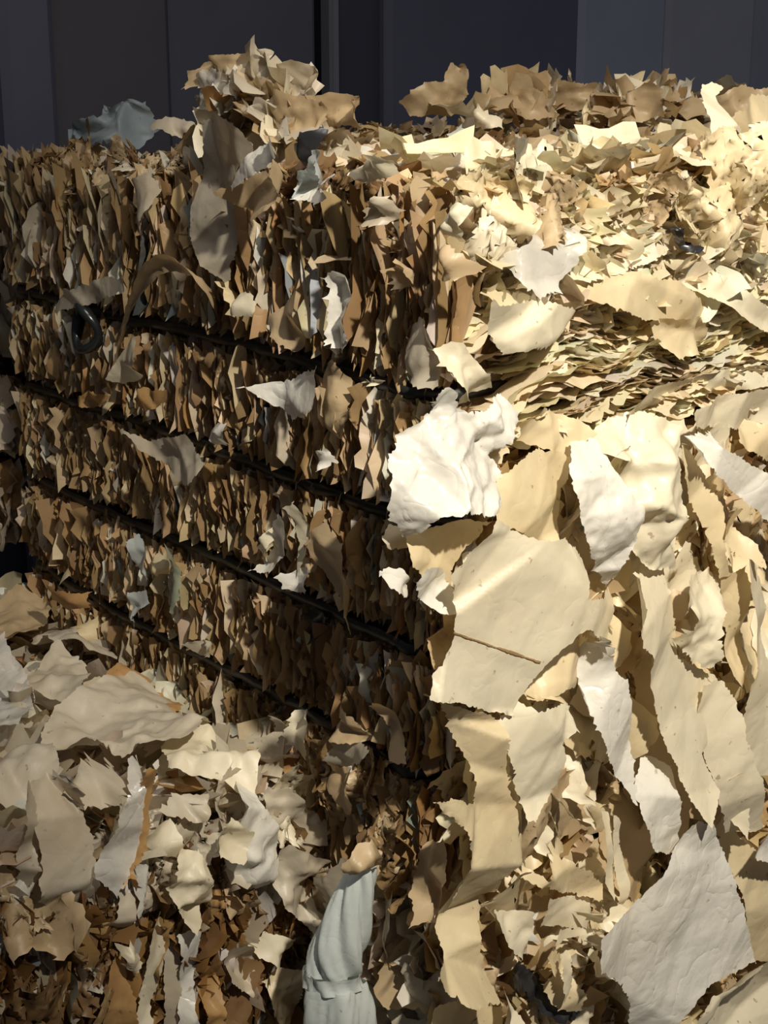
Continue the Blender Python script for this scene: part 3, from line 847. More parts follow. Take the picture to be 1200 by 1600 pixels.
rag = sheet('black_rag', 'torn black and grey plastic rag under the long corner strip', 'plastic scrap', 'R', .05, 'black',
    [(778,1512),(790,1498),(812,1500),(845,1530),(880,1568),(905,1580),(885,1592),(840,1565),(800,1540)], crease=.008, crump=.004, cell=.012, step=.0045, jag=.003)
sheet('film_scrap', 'pale triangular scrap below the black rag at the bottom edge', SC, 'R', .085, 'ivory',
    [(790,1545),(812,1570),(830,1610),(835,1640),(770,1640),(780,1590)], crease=.005)
sheet('film_scrap', 'tan flap at the bottom edge under the end of the long corner strip', SC, 'R', .05, 'cream',
    [(662,1560),(720,1565),(782,1570),(780,1640),(655,1640)], crease=.006)
sheet('film_scrap', 'glossy grey-white scrap jutting from the corner beside the slit sheet', SC, 'R', .07, 'white',
    [(640,905),(655,882),(690,885),(712,925),(719,958),(690,957),(655,942)], crease=.006, crump=.003, cell=.015, step=.004)
sheet('film_scrap', 'small pale triangular scrap pointing left at the corner edge', SC, 'R', .055, 'white',
    [(588,892),(628,888),(640,915),(645,940),(615,925)], crease=.004)
sheet('film_scrap', 'tan glossy scrap hanging at the corner below the grey-white one', SC, 'R', .04, 'tan',
    [(690,958),(718,960),(712,1005),(700,1040),(680,1048),(664,1040),(672,1005)], crease=.006)
sheet('film_scrap', 'crinkled cream scrap on the corner edge above the crumpled white plastic', SC, 'R', .035, 'ivory',
    [(690,550),(720,535),(735,558),(755,580),(768,605),(748,615),(735,640),(722,625),(705,600),(693,575)], crease=.008, crump=.003, cell=.016, step=.004)
sheet('film_sheet', 'rounded cream lip of film jutting from the top of the layered folds', FS, 'R', .06, 'ivory',
    [(764,465,.02),(790,480,.03),(850,470),(905,485,-.02),(900,515,-.03),(850,535,-.02),(812,548),(788,556),(772,525,.01)], crease=.006)
sheet('plastic_sheet', 'cloudy translucent sheet with white crease near the top of the lit face', 'plastic sheet', 'R', .04, 'clear',
    [(813,368,-.02),(850,345,-.03),(890,345,-.03),(906,370),(896,420,.01),(880,460,.02),(840,472,.02),(820,455,.01),(806,400)], crease=.007, k=5)
sheet('film_sheet', 'smooth cream sheet stretched over the upper edge right of the cloudy one', FS, 'R', .02, 'ivory',
    [(895,380,-.02),(960,340,-.04),(1040,345,-.04),(1050,390),(1000,420,.02),(935,440,.03),(890,440,.02)], crease=.008)
sheet('film_sheet', 'pale sheet lying folded on the top edge beneath an upright strip', FS, 'R', -.03, 'ivory',
    [(855,318,.0),(890,300,-.03),(915,252,-.06),(930,262,-.05),(1000,285,-.05),(1015,300,-.03),(965,335,.02),(900,340,.03)], crease=.009)
sheet('film_strip', 'upright folded cream strip poking up from the bale top', ST, 2.05, .0, 'ivory',
    [(962,212),(985,205),(1000,225),(1018,265),(1028,295),(1005,295),(985,255),(970,235)], crease=.005)
sheet('film_scrap', 'triangular cream scrap standing left of the tall standing sheet', SC, 2.0, .0, 'ivory',
    [(1055,270),(1085,235),(1112,205),(1108,260),(1090,300),(1065,300)], crease=.006)
tall = sheet('film_sheet', 'tall bright standing sheet with a frayed tip at the right edge', FS, 'R', -.02, 'ivory',
    [(1098,320),(1104,270),(1112,215),(1115,160),(1135,140),(1152,128),(1162,138),(1145,160),(1142,195),(1158,215),(1180,192),(1215,185),(1250,200),(1250,400),(1180,390),(1120,370)], crease=.010, wave=.012, k=12)
sheet('film_sheet', 'cream fold behind the tall standing sheet', FS, 'R', -.10, 'cream',
    [(1100,300),(1130,180),(1190,150),(1250,150),(1250,330),(1150,340)], crease=.010)
sheet('black_rag', 'small shiny black film scrap among cream folds near the top right', 'plastic scrap', 'R', .035, 'black',
    [(1050,362),(1072,355),(1075,375),(1086,385),(1080,396),(1066,390),(1052,382)], crease=.005, crump=.004, cell=.01, step=.0035)
# long flowing sheets among the layered folds
LAY = [
 ('cream sheet with wavy hem directly below the small black scrap', 'ivory', [(1040,400),(1085,395),(1150,440),(1215,490),(1250,520),(1250,560),(1190,515),(1120,470),(1060,440)]),
 ('broad smooth fold sloping right under the stretched cream sheet', 'cream', [(900,430),(980,425),(1060,440),(1140,490),(1120,515),(1040,505),(960,480),(905,465)]),
 ('curled cream fold in the middle of the layered folds', 'cream', [(1030,500),(1080,495),(1110,520),(1100,545),(1050,560),(1035,535)]),
 ('wavy cream fold above the rosette, reaching the right edge', 'ivory', [(940,640),(1010,610),(1100,585),(1200,570),(1250,565),(1250,600),(1180,610),(1090,625),(1010,650)]),
 ('pale fold with soft sheen below the wavy fold at the right', 'ivory', [(1060,640),(1110,620),(1170,610),(1250,600),(1250,660),(1190,665),(1120,670),(1075,668)]),
 ('peach curled fold at the right edge above the diagonal strip', 'cream', [(1150,690),(1175,660),(1210,665),(1250,690),(1250,725),(1205,720),(1170,705)]),
 ('tan fold tucked above the cream panel', 'cream', [(800,665),(850,640),(900,650),(930,690),(900,715),(850,705),(810,690)]),
 ('cream folded scrap with pleats left of the wrinkled white sheet', 'ivory', [(820,650),(860,640),(875,660),(860,690),(835,690),(815,675)]),
 ('bright narrow white fold left of the wrinkled white sheet', 'white', [(880,675),(898,672),(905,700),(900,735),(888,730),(880,700)]),
]
for lab, mt, pl in LAY:
    sheet('film_sheet', lab, FS, 'R', .04, mt, pl, crease=.009, wave=.012, k=12, step=.0045)

# ---- shaded left-hand face
sheet('film_strip', 'tall tan strip hanging from the standing clump with a paler lower half', ST, 'L', .05, 'greige',
    [(306,190,.0),(330,175),(385,195),(395,230),(376,260),(360,300),(362,350),(355,400),(345,440),(322,415),(304,375),(302,320),(306,280),(309,230)], crease=.006, wave=.006)
sheet('film_scrap', 'pale pointed scrap slanting across the front of the standing clump', SC, 'L', .085, 'white',
    [(433,205),(437,245),(398,268),(362,300),(358,290),(385,242),(410,222)], crease=.004)
sheet('film_scrap', 'tan pouch-like fold under the pale pointed scrap', SC, 'L', .06, 'tan',
    [(362,300),(400,268),(438,248),(445,275),(432,310),(402,345),(375,325)], crease=.006)
def ribbon(name, label, plane, pts, width, mat, twist=.6):
    P = np.array([at(x, y, plane, o) for x, y, o in pts])
    n = 40
    t = np.linspace(0, len(P) - 1, n)
    # smooth path
    def cr(i, f):
        p = [P[max(0, min(len(P) - 1, i + k))] for k in (-1, 0, 1, 2)]
        return .5 * (2 * p[1] + (p[2] - p[0]) * f + (2 * p[0] - 5 * p[1] + 4 * p[2] - p[3]) * f * f + (3 * p[1] - p[0] - 3 * p[2] + p[3]) * f ** 3)
    path = np.array([cr(min(int(a), len(P) - 2), a - min(int(a), len(P) - 2)) for a in t])
    tan = np.gradient(path, axis=0); tan /= np.linalg.norm(tan, axis=1, keepdims=True)
    nn = PLANES[plane][1]
    V = []
    m = 5
    r = np.random.default_rng(3)
    for i in range(n):
        side = np.cross(tan[i], nn); side /= np.linalg.norm(side)
        a = twist * math.sin(i * .13)
        s2 = side * math.cos(a) + nn * math.sin(a)
        w = width * (.55 + .45 * math.sin(math.pi * min(1, .12 + i / n))) * (1 + .12 * r.normal())
        for j in range(m):
            f = j / (m - 1) - .5
            V.append(path[i] + s2 * w * f + nn * (.006 * abs(f) * 2 + .001 * r.normal()))
    o = obj_np(name, np.array(V), M[mat], quads=grid_quads(n, m))
    return tag(o, label, ST)
ribbon('film_strip', 'arching tan ribbon looping out over the top strap on the shaded face', 'L',
       [(345,500,.01),(330,455,.04),(300,425,.07),(265,410,.085),(232,432,.085),(208,480,.07),(192,530,.05),(182,575,.04)], .026, 'tan')
sheet('film_scrap', 'pale torn tip hanging from the arching tan ribbon', SC, 'L', .055, 'ivory',
    [(178,590),(190,560),(206,523),(215,535),(222,562),(214,575),(212,588),(192,603)], crease=.004)
LF = [
 ('pale fan-shaped scrap just under the top strap', 'white', .06, [(412,600),(440,595),(470,582),(497,570),(498,610),(495,640),(480,655),(470,650),(458,660),(450,648),(430,632)], {}),
 ('tan-coloured shaded side of the pale fan-shaped scrap', 'tan', .035, [(495,570),(520,565),(535,600),(540,650),(530,695),(505,670),(495,640)], {}),  # shaded part of the fan-shaped scrap, its shade put into tan film
 ('greige fan-shaped scrap with zigzag edge under the second strap', 'greige', .06, [(213,662),(235,690),(260,682),(286,678),(298,700),(322,725),(318,742),(308,757),(290,757),(272,745),(252,728),(228,702)], {}),
 ('glossy white drop-shaped scrap above the top strap', 'white', .06, [(513,432),(530,424),(543,445),(547,480),(550,510),(560,530),(545,548),(525,538),(520,510),(515,465)], {'crease': .006}),
 ('rounded glossy greenish tan flap near the corner above the top strap', 'greige', .04, [(628,512),(650,500),(672,508),(682,560),(676,606),(655,603),(634,575)], {}),
 ('long slanting tan scrap leaning between second and third strap', 'tan', .05, [(488,830),(505,812),(530,850),(545,900),(555,960),(562,988),(540,968),(510,912),(485,862)], {}),
 ('small white crumpled scrap on the third strap', 'white', .05, [(448,898),(470,885),(490,890),(482,915),(470,930),(452,918)], {}),
 ('white tag-like scrap hanging over the second strap', 'white', .045, [(337,662),(358,660),(364,690),(348,698),(338,690)], {}),
 ('small white crumpled scrap above the second strap near the corner', 'white', .045, [(495,708),(515,700),(520,725),(508,735),(497,722)], {}),
 ('pale triangular scrap above the top strap beside a tan flap', 'ivory', .055, [(358,482),(378,458),(392,470),(398,490),(380,495)], {}),
 ('broad tan flap folded over the top strap', 'tan', .045, [(418,500),(430,480),(460,455),(470,480),(472,530),(460,550),(430,525)], {}),
 ('orange-brown rounded scrap on the left half of the second strap', 'rust', .045, [(205,625),(230,605),(255,610),(262,625),(240,640),(215,645)], {}),
 ('small ochre scrap at the far left under the top strap', 'rust', .045, [(113,625),(130,610),(160,620),(160,635),(130,638)], {}),
 ('pale blue narrow scrap beside the third strap', 'blue', .05, [(200,845),(210,835),(222,865),(228,905),(218,915),(205,880)], {'step': .004}),
 ('pale blue crumpled scrap beneath the fourth strap', 'blue', .05, [(200,925),(222,925),(228,945),(208,965),(200,985),(203,950)], {'step': .004}),
 ('grey-green tall narrow scrap between third and fourth strap', 'green', .04, [(262,862),(272,850),(280,880),(285,930),(278,958),(264,920)], {}),
 ('pale yellow scrap next to the grey-green narrow one', 'cream', .035, [(235,880),(250,858),(268,855),(264,895),(240,902)], {}),
 ('pale hanging flap near the top left of the shaded face', 'greige', .05, [(200,288),(222,270),(240,300),(236,345),(226,378),(212,352),(203,318)], {}),
 ('greige horizontal flap above the black rubber loop', 'greige', .05, [(88,475),(110,450),(150,437),(192,430),(202,455),(160,470),(95,487)], {}),
 ('dark grey film scrap below the third strap', 'black', .03, [(480,960),(497,945),(503,985),(490,1005),(478,985)], {}),
 ('small grey scrap stuck on the fourth strap', 'greige', .045, [(300,1002),(320,1000),(330,1012),(318,1030),(308,1025)], {}),
 ('smooth greige flap folded at the lowest strap near the bottom', 'greige', .05, [(515,1185),(535,1150),(590,1170),(575,1190),(545,1200),(525,1195)], {}),
 ('tan triangular flap hanging at the lower strap left of the corner', 'tan', .045, [(525,1130),(545,1095),(580,1150),(560,1160),(535,1150)], {}),
 ('long tan flap low on the shaded face left of the corner strip', 'tan', .05, [(585,1100),(600,1095),(620,1170),(632,1195),(610,1190)], {}),
 ('curved tan flap at the bottom edge of the shaded face near the corner', 'tan', .05, [(648,1390),(660,1320),(690,1310),(700,1340),(690,1400),(695,1440),(665,1440)], {}),
 ('pale slab of film at the bottom edge of the shaded face, facing down', 'tan', .045, [(505,1200),(545,1200),(555,1240),(540,1275),(525,1240)], {}),
 ('white narrow scrap standing below the lowest strap', 'white', .04, [(430,1120),(445,1110),(448,1160),(440,1190),(425,1170)], {}),
 ('pale long scrap beside the white narrow one below the lowest strap', 'ivory', .04, [(455,1115),(478,1110),(482,1165),(468,1190),(455,1160)], {}),
 ('white rag end above the third strap', 'white', .045, [(425,820),(445,800),(455,840),(440,870),(425,895),(400,890)], {}),
 ('ivory curled tab over the top strap', 'ivory', .05, [(560,600),(575,585),(600,595),(585,603)], {'step': .004}),
 ('thin pale scrap between the second and third strap, mid face', 'ivory', .04, [(460,790),(472,780),(480,850),(478,895),(468,870)], {}),
 ('thin pale scrap left of the long slanting tan scrap', 'ivory', .04, [(410,850),(428,815),(432,840),(415,890),(400,900)], {}),
]
for lab, mt, off, pl, kw in LF:
    k2 = dict(crease=.005, step=.004); k2.update(kw)
    sheet('film_scrap', lab + ', shaded bale face' if len(lab.split()) < 8 else lab, SC, 'L', off, mt, pl, **k2)

# black rubber loop
def loop(plane, cx, cy, rx, ry, rot, r, off):
    V, Q = [], []
    n, m = 40, 8
    p0, nn = PLANES[plane]
    u = np.cross(UP, nn); c = at(cx, cy, plane, off)
    for i in range(n):
        a = 6.2832 * i / n
        e = np.array([rx * math.cos(a), ry * math.sin(a) * (1 + .15 * math.sin(a))])
        q = c + u * (e[0] * math.cos(rot) - e[1] * math.sin(rot)) + UP * (e[0] * math.sin(rot) + e[1] * math.cos(rot)) + nn * .006 * math.sin(2 * a)
        d = q - c; d /= np.linalg.norm(d)
        rr = r * (1 + .25 * math.sin(3 * a))
        for j in range(m):
            b = 6.2832 * j / m
            V.append(q + d * rr * math.cos(b) + nn * rr * 1.4 * math.sin(b))
    for i in range(n):
        for j in range(m):
            Q.append((i * m + j, i * m + (j + 1) % m, ((i + 1) % n) * m + (j + 1) % m, ((i + 1) % n) * m + j))
    return obj_np('rubber_loop', np.array(V), M['rubber'], quads=Q)
tag(loop('L', 133, 515, .030, .032, .5, .006, .045), 'glossy black rubber loop on the far left of the shaded face', 'rubber loop')
sheet('film_scrap', 'orange-brown scrap showing inside the black rubber loop', SC, 'L', .04, 'rust', [(122,530),(132,505),(148,497),(142,520),(128,542)], crease=.003, step=.004)

# standing clump on the top edge of the shaded face
def clump(name, label, centre, size, n, pal, seed, cat='film clump', fallback=('tan', 'cream', 'greige', 'ivory')):
    e = empty(name, centre); tag(e, label, cat)
    rng = np.random.default_rng(seed)
    A = arch(pal, 'flat')
    for i in range(n):
        a, b, c = rng.normal(0, .4, 3)
        h = rng.random()
        w = 1 - .35 * h
        P = np.array(centre) + dL * np.clip(a, -.9, .9) * size[0] * w + dR * np.clip(b, -.9, .9) * size[1] * w + UP * h * size[2] * (1 - .5 * abs(np.clip(a, -1, 1)))
        X = np.array([rng.normal(0, .6), rng.normal(0, .6), .9]); X /= np.linalg.norm(X)
        Y = np.cross(X, rng.normal(size=3)); Y /= np.linalg.norm(Y)
        place_part(A[rng.integers(len(A))], P, X, Y, e, rng.uniform(.6, 1.1), 'film_fold')
    return e
cc = at(412, 240, 'L', -.04)
clump('film_clump', 'tall clump of torn tan film standing up from the left top edge', cc - UP * .03, (.17, .05, .115), 125, 'grey', 5)
hp = at(830, 190, 2.6)
clump('film_clump', 'low ragged heap of tan film on the far top left of the blue-grey panels', hp, (.05, .16, .05), 40, 'warm', 6)
hp = at(1000, 192, 2.6)
clump('film_clump', 'low ragged heap of tan film on the far top below the blue-grey panels', hp, (.05, .17, .05), 44, 'warm', 8)
CL = [
 ('rounded brown cap scrap on top of the standing clump', 'tan', -.03, [(305,110),(320,95),(350,88),(378,84),(385,108),(375,135),(340,140),(312,140)]),
 ('clear glossy scrap near the top left of the standing clump', 'clear', .0, [(308,112),(330,108),(375,115),(382,140),(365,175),(325,178),(310,150)]),
 ('pointed pale tip sticking up from the standing clump', 'greige', -.04, [(398,110),(412,100),(420,80),(426,82),(427,104),(445,120),(440,160),(400,150)]),
 ('rounded greige fold on the right shoulder of the standing clump', 'greige', -.05, [(430,105),(455,98),(475,105),(490,130),(505,150),(495,185),(450,180),(432,140)]),
 ('tan fold with pointed tip on the right slope of the standing clump', 'tan', -.05, [(490,160),(520,145),(548,158),(573,155),(560,170),(550,200),(510,205),(488,185)]),
 ('broad tan face of film in the middle of the standing clump', 'greige', -.035, [(315,150),(380,130),(440,130),(480,160),(470,215),(430,215),(380,215),(320,205)]),
 ('brown crumpled fold at the centre right of the standing clump', 'tan', -.02, [(410,165),(450,140),(490,165),(488,210),(470,240),(440,245),(415,215)]),
]
for lab, mt, off, pl in CL:
    sheet('film_scrap', lab, SC, 'L', off, mt, pl, crease=.007, crump=.007, cell=.017, step=.0035)
TE = [
 ('black torn film poking from the top edge right of the clump', 'black', .03, [(462,232),(478,205),(490,195),(500,212),(495,245),(475,260),(462,255)]),
 ('pale blue crumpled scrap under the black torn film', 'blue', .04, [(455,270),(480,262),(495,235),(508,250),(500,285),(480,320),(462,305)]),
 ('white folded scrap at the top edge right of the black film', 'white', .05, [(470,310),(490,285),(510,275),(520,300),(495,322)]),
 ('cream square scrap on the top edge left of the corner', 'ivory', .05, [(548,250),(580,240),(605,250),(602,275),(560,285),(548,275)]),
 ('large pale rounded scrap hanging near the corner top', 'greige', .05, [(568,345),(580,315),(610,305),(612,330),(600,352),(580,352)]),
 ('cream scrap with torn foot just left of the lit corner top', 'ivory', .04, [(690,320),(715,310),(735,325),(728,355),(712,380),(700,362)]),
 ('tan leaf-shaped scrap standing among ribbons near the corner', 'tan', .045, [(612,420),(632,402),(645,418),(640,450),(622,452)]),
 ('tan scrap with lit rim on the dark corner edge', 'tan', .05, [(678,400),(695,390),(712,395),(725,420),(715,440),(690,440),(680,425)]),
]
for lab, mt, off, pl in TE:
    sheet('film_scrap', lab, SC, 'L', off, mt, pl, crease=.007, crump=.002, cell=.015, step=.004)

# ---- loose scraps on the tops
TP = [
 ('big crumpled tan scrap standing alone against the dark wall', 'tan', 2.55, [(623,160),(640,140),(665,130),(692,125),(700,98),(712,105),(722,102),(736,116),(733,150),(712,182),(640,182)]),
 ('pale-cornered tan scrap on the far top before the blue-grey panel edge', 'tan', 2.6, [(867,122),(895,125),(930,128),(960,150),(950,175),(905,172),(870,160)]),
 ('pointed tan scrap on the far top right of the pale-cornered one', 'tan', 2.5, [(950,180),(965,150),(990,140),(1013,124),(1032,135),(1035,165),(1045,185),(1000,195)]),
 ('low tan mound of film on the far top left of the pale-cornered scrap', 'tan', 2.55, [(778,165),(800,142),(830,138),(852,150),(865,175),(830,185),(790,185)]),
 ('pale blue grey scrap heap on the far left top', 'bluegrey', 2.42, [(95,215),(130,190),(155,180),(180,160),(205,168),(222,160),(242,195),(225,212),(170,225),(120,232)]),
 ('cream scrap lying on the top left of the standing clump', 'greige', 2.25, [(240,205),(255,180),(285,182),(307,192),(305,210),(270,212)]),
 ('pale scrap on the bale top in front of the lone tan scrap', 'ivory', 2.3, [(735,180),(745,155),(760,170),(790,185),(785,200),(745,200)]),
 ('brown scrap curled behind the tall standing sheet at the right', 'tan', 2.4, [(1105,150),(1150,140),(1200,135),(1250,140),(1250,200),(1160,200),(1110,185)]),
 ('ribbed tan scrap in the middle of the bale top', 'tan', 2.0, [(828,225),(860,212),(900,222),(912,250),(870,262),(835,250)]),
 ('level pale scrap on the bale top behind the upright strip', 'ivory', 2.2, [(985,215),(1040,208),(1075,212),(1060,225),(1000,230)]),
 ('flat tan scrap lying on the bale top above the dark corner', 'tan', 1.85, [(745,280),(760,275),(800,288),(795,296),(760,292)]),
]
for lab, mt, dist, pl in TP:
    bl = mt == 'bluegrey'
    sheet('film_scrap', lab, SC, float(dist), .0, mt, pl, crease=.009, wave=.008, crump=.022 if bl else .009, cell=.03, step=.005, jag=.004 if bl else .0015)

# ---- low bale in the left foreground
GF = [
 ('film_sheet', 'wide greige sheet with scalloped hem hanging on the low bale front', 'greige', 'F', .045, [(48,1225,-.03),(70,1205,-.05),(100,1212,-.04),(125,1235),(135,1275),(145,1310),(152,1375),(140,1432),(128,1440),(112,1420),(100,1435),(88,1443),(75,1418),(60,1410),(55,1380),(62,1330),(52,1280)], dict(crease=.006)),
 ('film_strip', 'ragged greige strip at the left of the scalloped sheet', 'greige', 'F', .03, [(30,1230),(50,1222),(58,1290),(55,1350),(38,1425),(34,1380),(30,1300)], dict(crease=.006)),
 ('plastic_strip', 'shiny clear tape-like strip slanting down on the low bale', 'clear', 'F', .065, [(200,1185,-.05),(222,1185,-.05),(226,1230),(222,1290),(216,1325),(196,1362),(178,1400),(168,1385),(150,1365),(165,1330),(182,1290),(196,1250)], dict(crease=.003, k=5)),
 ('film_strip', 'thin orange rust-stained strip along the clear tape-like strip', 'rust', 'F', .06, [(226,1195),(243,1200),(235,1280),(222,1330),(185,1385),(180,1378),(214,1320),(222,1260)], dict(crease=.004, step=.004)),
 ('plastic_sheet', 'white veil of plastic hanging over the low bale edge', 'white', 'F', .06, [(372,1212,-.05),(402,1208,-.05),(412,1258),(432,1290),(442,1320),(432,1370),(405,1402),(380,1385),(362,1370),(352,1335),(340,1342),(345,1290),(365,1250)], dict(crease=.007, crump=.002, cell=.02)),
 ('film_scrap', 'folded cream scrap caught in the white veil of plastic', 'ivory', 'F', .085, [(340,1338),(350,1290),(362,1278),(395,1298),(388,1325),(372,1346)], dict(crease=.005)),
 ('film_bundle', 'crumpled ivory wad hanging in the middle of the low bale', 'ivory', 'F', .07, [(265,1360),(285,1330),(315,1335),(330,1370),(328,1410),(312,1445),(295,1450),(275,1420),(262,1390)], dict(crease=.008, crump=.007, cell=.02, step=.0045)),
 ('film_scrap', 'smooth pale square scrap above the crumpled ivory wad', 'ivory', 'F', .055, [(227,1310),(240,1290),(275,1285),(284,1310),(282,1345),(250,1335),(230,1325)], dict(crease=.003)),
 ('film_sheet', 'pale smooth fold over the top front edge of the low bale', 'greige', 'F', .05, [(235,1275,-.03),(262,1235,-.05),(310,1215,-.06),(340,1225),(330,1260),(320,1290),(280,1282),(240,1290)], dict(crease=.006)),
 ('film_strip', 'long white strip reaching the bottom edge, left one of three', 'ivory', 'F', .05, [(238,1440),(252,1425),(258,1480),(248,1530),(240,1570),(236,1640),(208,1640),(225,1540)], dict(crease=.004)),
 ('film_strip', 'long white strip reaching the bottom edge, middle one of three', 'greige', 'F', .04, [(256,1470),(270,1440),(280,1500),(276,1560),(274,1640),(255,1640),(256,1560)], dict(crease=.004)),
 ('film_strip', 'long white strip reaching the bottom edge, right one of three', 'white', 'F', .055, [(272,1460),(295,1450),(312,1455),(310,1520),(300,1580),(325,1640),(272,1640),(285,1560),(278,1500)], dict(crease=.006)),
 ('film_scrap', 'shaded grey flap with pale hem under the clear tape-like strip', 'greige', 'F', .04, [(172,1440),(190,1390),(212,1385),(205,1430),(203,1452),(175,1455),(155,1450)], dict(crease=.004)),
 ('film_scrap', 'wrinkled brownish pouch at the top front edge of the low bale', 'greige', 'F', .045, [(112,1215,-.03),(140,1195,-.06),(182,1195,-.06),(188,1235),(170,1262),(135,1268),(112,1250)], dict(crease=.008, crump=.002)),
 ('film_bundle', 'crumpled beige heap of film on the right end of the low bale', 'greige', 'F', .06, [(425,1345),(450,1320),(500,1335),(540,1320),(545,1370),(530,1430),(500,1470),(470,1440),(440,1410),(430,1375)], dict(crease=.010, crump=.009, cell=.025, step=.0045)),
 ('film_bundle', 'ragged beige folds beside the white veil under the bale edge', 'greige', 'F', .04, [(420,1240),(455,1235),(475,1260),(500,1280),(490,1310),(450,1325),(428,1300)], dict(crease=.008, crump=.006, cell=.02)),
 ('film_scrap', 'curled cream scrap low beside the pale blue bag', 'ivory', 'F', .05, [(402,1490),(420,1460),(455,1455),(462,1485),(440,1510),(405,1500)], dict(crease=.007, crump=.003)),
 ('film_scrap', 'pale yellow crumpled lump at the bottom beside the pale blue bag', 'cream', 'F', .05, [(415,1540),(440,1515),(470,1510),(475,1560),(465,1600),(435,1600),(415,1580)], dict(crease=.008, crump=.005)),
 ('film_scrap', 'narrow rust-orange scrap beside the long white strips', 'rust', 'F', .045, [(165,1540),(178,1508),(198,1500),(202,1550),(200,1640),(160,1640)], dict(crease=.007)),
 ('film_scrap', 'orange-brown scrap right of the long white strips', 'rust', 'F', .04, [(312,1520),(330,1490),(350,1500),(345,1560),(340,1620),(318,1600)], dict(crease=.007)),
 ('film_scrap', 'pale hanging scrap right of the orange-brown one', 'greige', 'F', .045, [(350,1480),(390,1475),(400,1500),(385,1550),(355,1530)], dict(crease=.006)),
 ('film_scrap', 'pale small torn scrap below the shaded grey flap', 'ivory', 'F', .05, [(185,1480),(205,1470),(218,1500),(212,1525),(200,1512)], dict(crease=.006, crump=.003)),
 ('film_scrap', 'brown scrap below the white veil on the low bale', 'tan', 'F', .035, [(345,1385),(390,1375),(395,1420),(370,1430),(350,1430)], dict(crease=.005)),
]
for nm, lab, mt, pln, off, pl, kw in GF:
    k2 = dict(step=.0045); k2.update(kw)
    sheet(nm, lab, {'film_sheet': FS, 'film_strip': ST, 'film_scrap': SC, 'plastic_strip': 'plastic strip', 'plastic_sheet': 'plastic sheet', 'film_bundle': 'film bundle'}[nm], pln, off, mt, pl, **k2)
GT = [
 ('large glossy wrinkled sheet with rust stains draped over the low bale top', 'greige', .045, [(60,1170),(85,1130),(150,1095),(210,1060),(260,1065),(300,1110),(330,1150),(300,1185),(230,1190),(190,1195),(130,1180)], .012),
 ('rust-tinted fold at the back of the low bale top against the tall bale', 'rust', .035, [(140,1075),(190,1050),(240,1058),(285,1100),(270,1120),(210,1110),(160,1110)], .008),
 ('layered ivory folds on the right end of the low bale top', 'ivory', .05, [(250,1165),(300,1135),(350,1150),(395,1162),(410,1190),(390,1212),(330,1205),(265,1200)], .010),
 ('cloudy clear plastic lump at the left edge on the low bale top', 'clear', .05, [(-30,1040),(10,1030),(45,1060),(55,1110),(30,1150),(-30,1160)], .012),
 ('pale crumpled folds at the middle of the low bale top', 'greige', .04, [(40,1050),(90,1020),(130,1030),(140,1065),(110,1100),(60,1110)], .010),
 ('greige sheet at the far end of the low bale top', 'greige', .035, [(45,985),(100,965),(150,985),(180,1020),(140,1030),(80,1020)], .010),
 ('greige folds along the left front edge of the low bale top', 'greige', .05, [(-30,1180),(40,1160),(80,1175),(100,1210),(50,1230),(-30,1240)], .012),
 ('tan sheet lying at the left on the low bale behind the clear lump', 'tan', .03, [(-30,960),(30,940),(80,950),(60,1000),(-30,1020)], .010),
]
for lab, mt, off, pl, cr_ in GT:
    sheet('film_sheet', lab, FS, 'G', off, mt, pl, crease=cr_ * .8, crump=.006, cell=.03, step=.0055, wave=cr_ * .6, k=16)
sheet('film_scrap', 'orange scrap on the dim pile behind the low bale', SC, 'L', .07, 'rust', [(68,940),(78,905),(95,920),(118,930),(118,955),(90,950)], crease=.006)

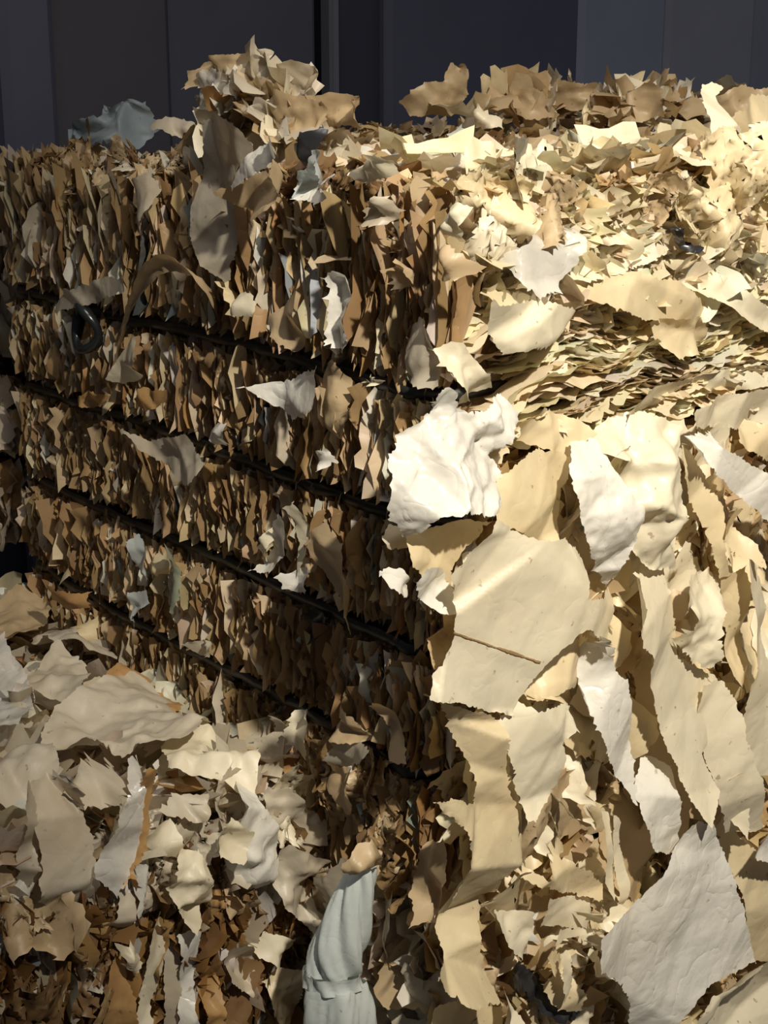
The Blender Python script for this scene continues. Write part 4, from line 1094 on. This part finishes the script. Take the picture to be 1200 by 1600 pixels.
# pale blue twisted bag hanging between low bale and corner
def twisted_bag():
    pth = [(576,1338,.004),(568,1350,.012),(560,1378,.017),(546,1420,.022),(532,1470,.027),(524,1505,.027),(520,1525,.025),(523,1545,.027),(528,1580,.030),(532,1640,.030),(534,1700,.026)]
    pl = (C + .10 * dL, (nL * .6 + nR * .8))
    P = np.array([at(x, y, pl, .09) for x, y, r in pth]); R_ = np.array([r for *_, r in pth])
    e = empty('plastic_bag', P[-1] - UP * .02)
    tag(e, 'pale blue twisted plastic bag hanging in the gap at the bottom', 'plastic bag')
    def tube(name, i0, i1, extra=1.0, lob=.16, tw=2.0, mat='blue'):
        n, m = 50, 72
        t = np.linspace(i0, i1, n)
        ii = np.clip(t.astype(int), 0, len(P) - 2); f = (t - ii)[:, None]
        D4 = np.c_[P, R_]; G4 = np.gradient(D4, axis=0)
        c4 = (2 * f ** 3 - 3 * f ** 2 + 1) * D4[ii] + (f ** 3 - 2 * f ** 2 + f) * G4[ii] + (3 * f ** 2 - 2 * f ** 3) * D4[ii + 1] + (f ** 3 - f ** 2) * G4[ii + 1]
        ctr = c4[:, :3]; rad = c4[:, 3] * extra
        u = np.cross(UP, pl[1]); u /= np.linalg.norm(u)
        th = np.linspace(0, 2 * math.pi, m, endpoint=False)
        V = np.zeros((n, m, 3))
        for i in range(n):
            a = th + tw * t[i] * .25
            fold = 1 + lob * np.abs(np.sin(2.5 * a + .4 * t[i])) - lob * .5 + .10 * np.abs(np.sin(5 * a + t[i])) + .05 * np.abs(np.sin(9 * a - 1.3 * t[i]))
            V[i] = ctr[i] + (np.cos(th) * rad[i] * fold)[:, None] * u + (np.sin(th) * rad[i] * fold * .75)[:, None] * pl[1] 
        V = V.reshape(-1, 3)
        q = [(i * m + j, i * m + (j + 1) % m, (i + 1) * m + (j + 1) % m, (i + 1) * m + j) for i in range(n - 1) for j in range(m)]
        return obj_np(name, V, M[mat], e, quads=q)
    tube('neck', 0, 5.6, 1.0, .38, 1.5)
    tube('tie_band', 5.4, 6.7, 1.2, .16, .2)
    tube('body', 6.5, 10, 1.18, .32, -1.0)
twisted_bag()
sheet('film_scrap', 'dull beige fold lying over the neck of the pale blue bag', SC, (C + .10 * dL, nL * .6 + nR * .8), .115, 'tan',
    [(532,1352),(552,1328),(580,1322),(600,1335),(596,1366),(574,1360),(556,1372),(540,1366)], crease=.006, crump=.003)
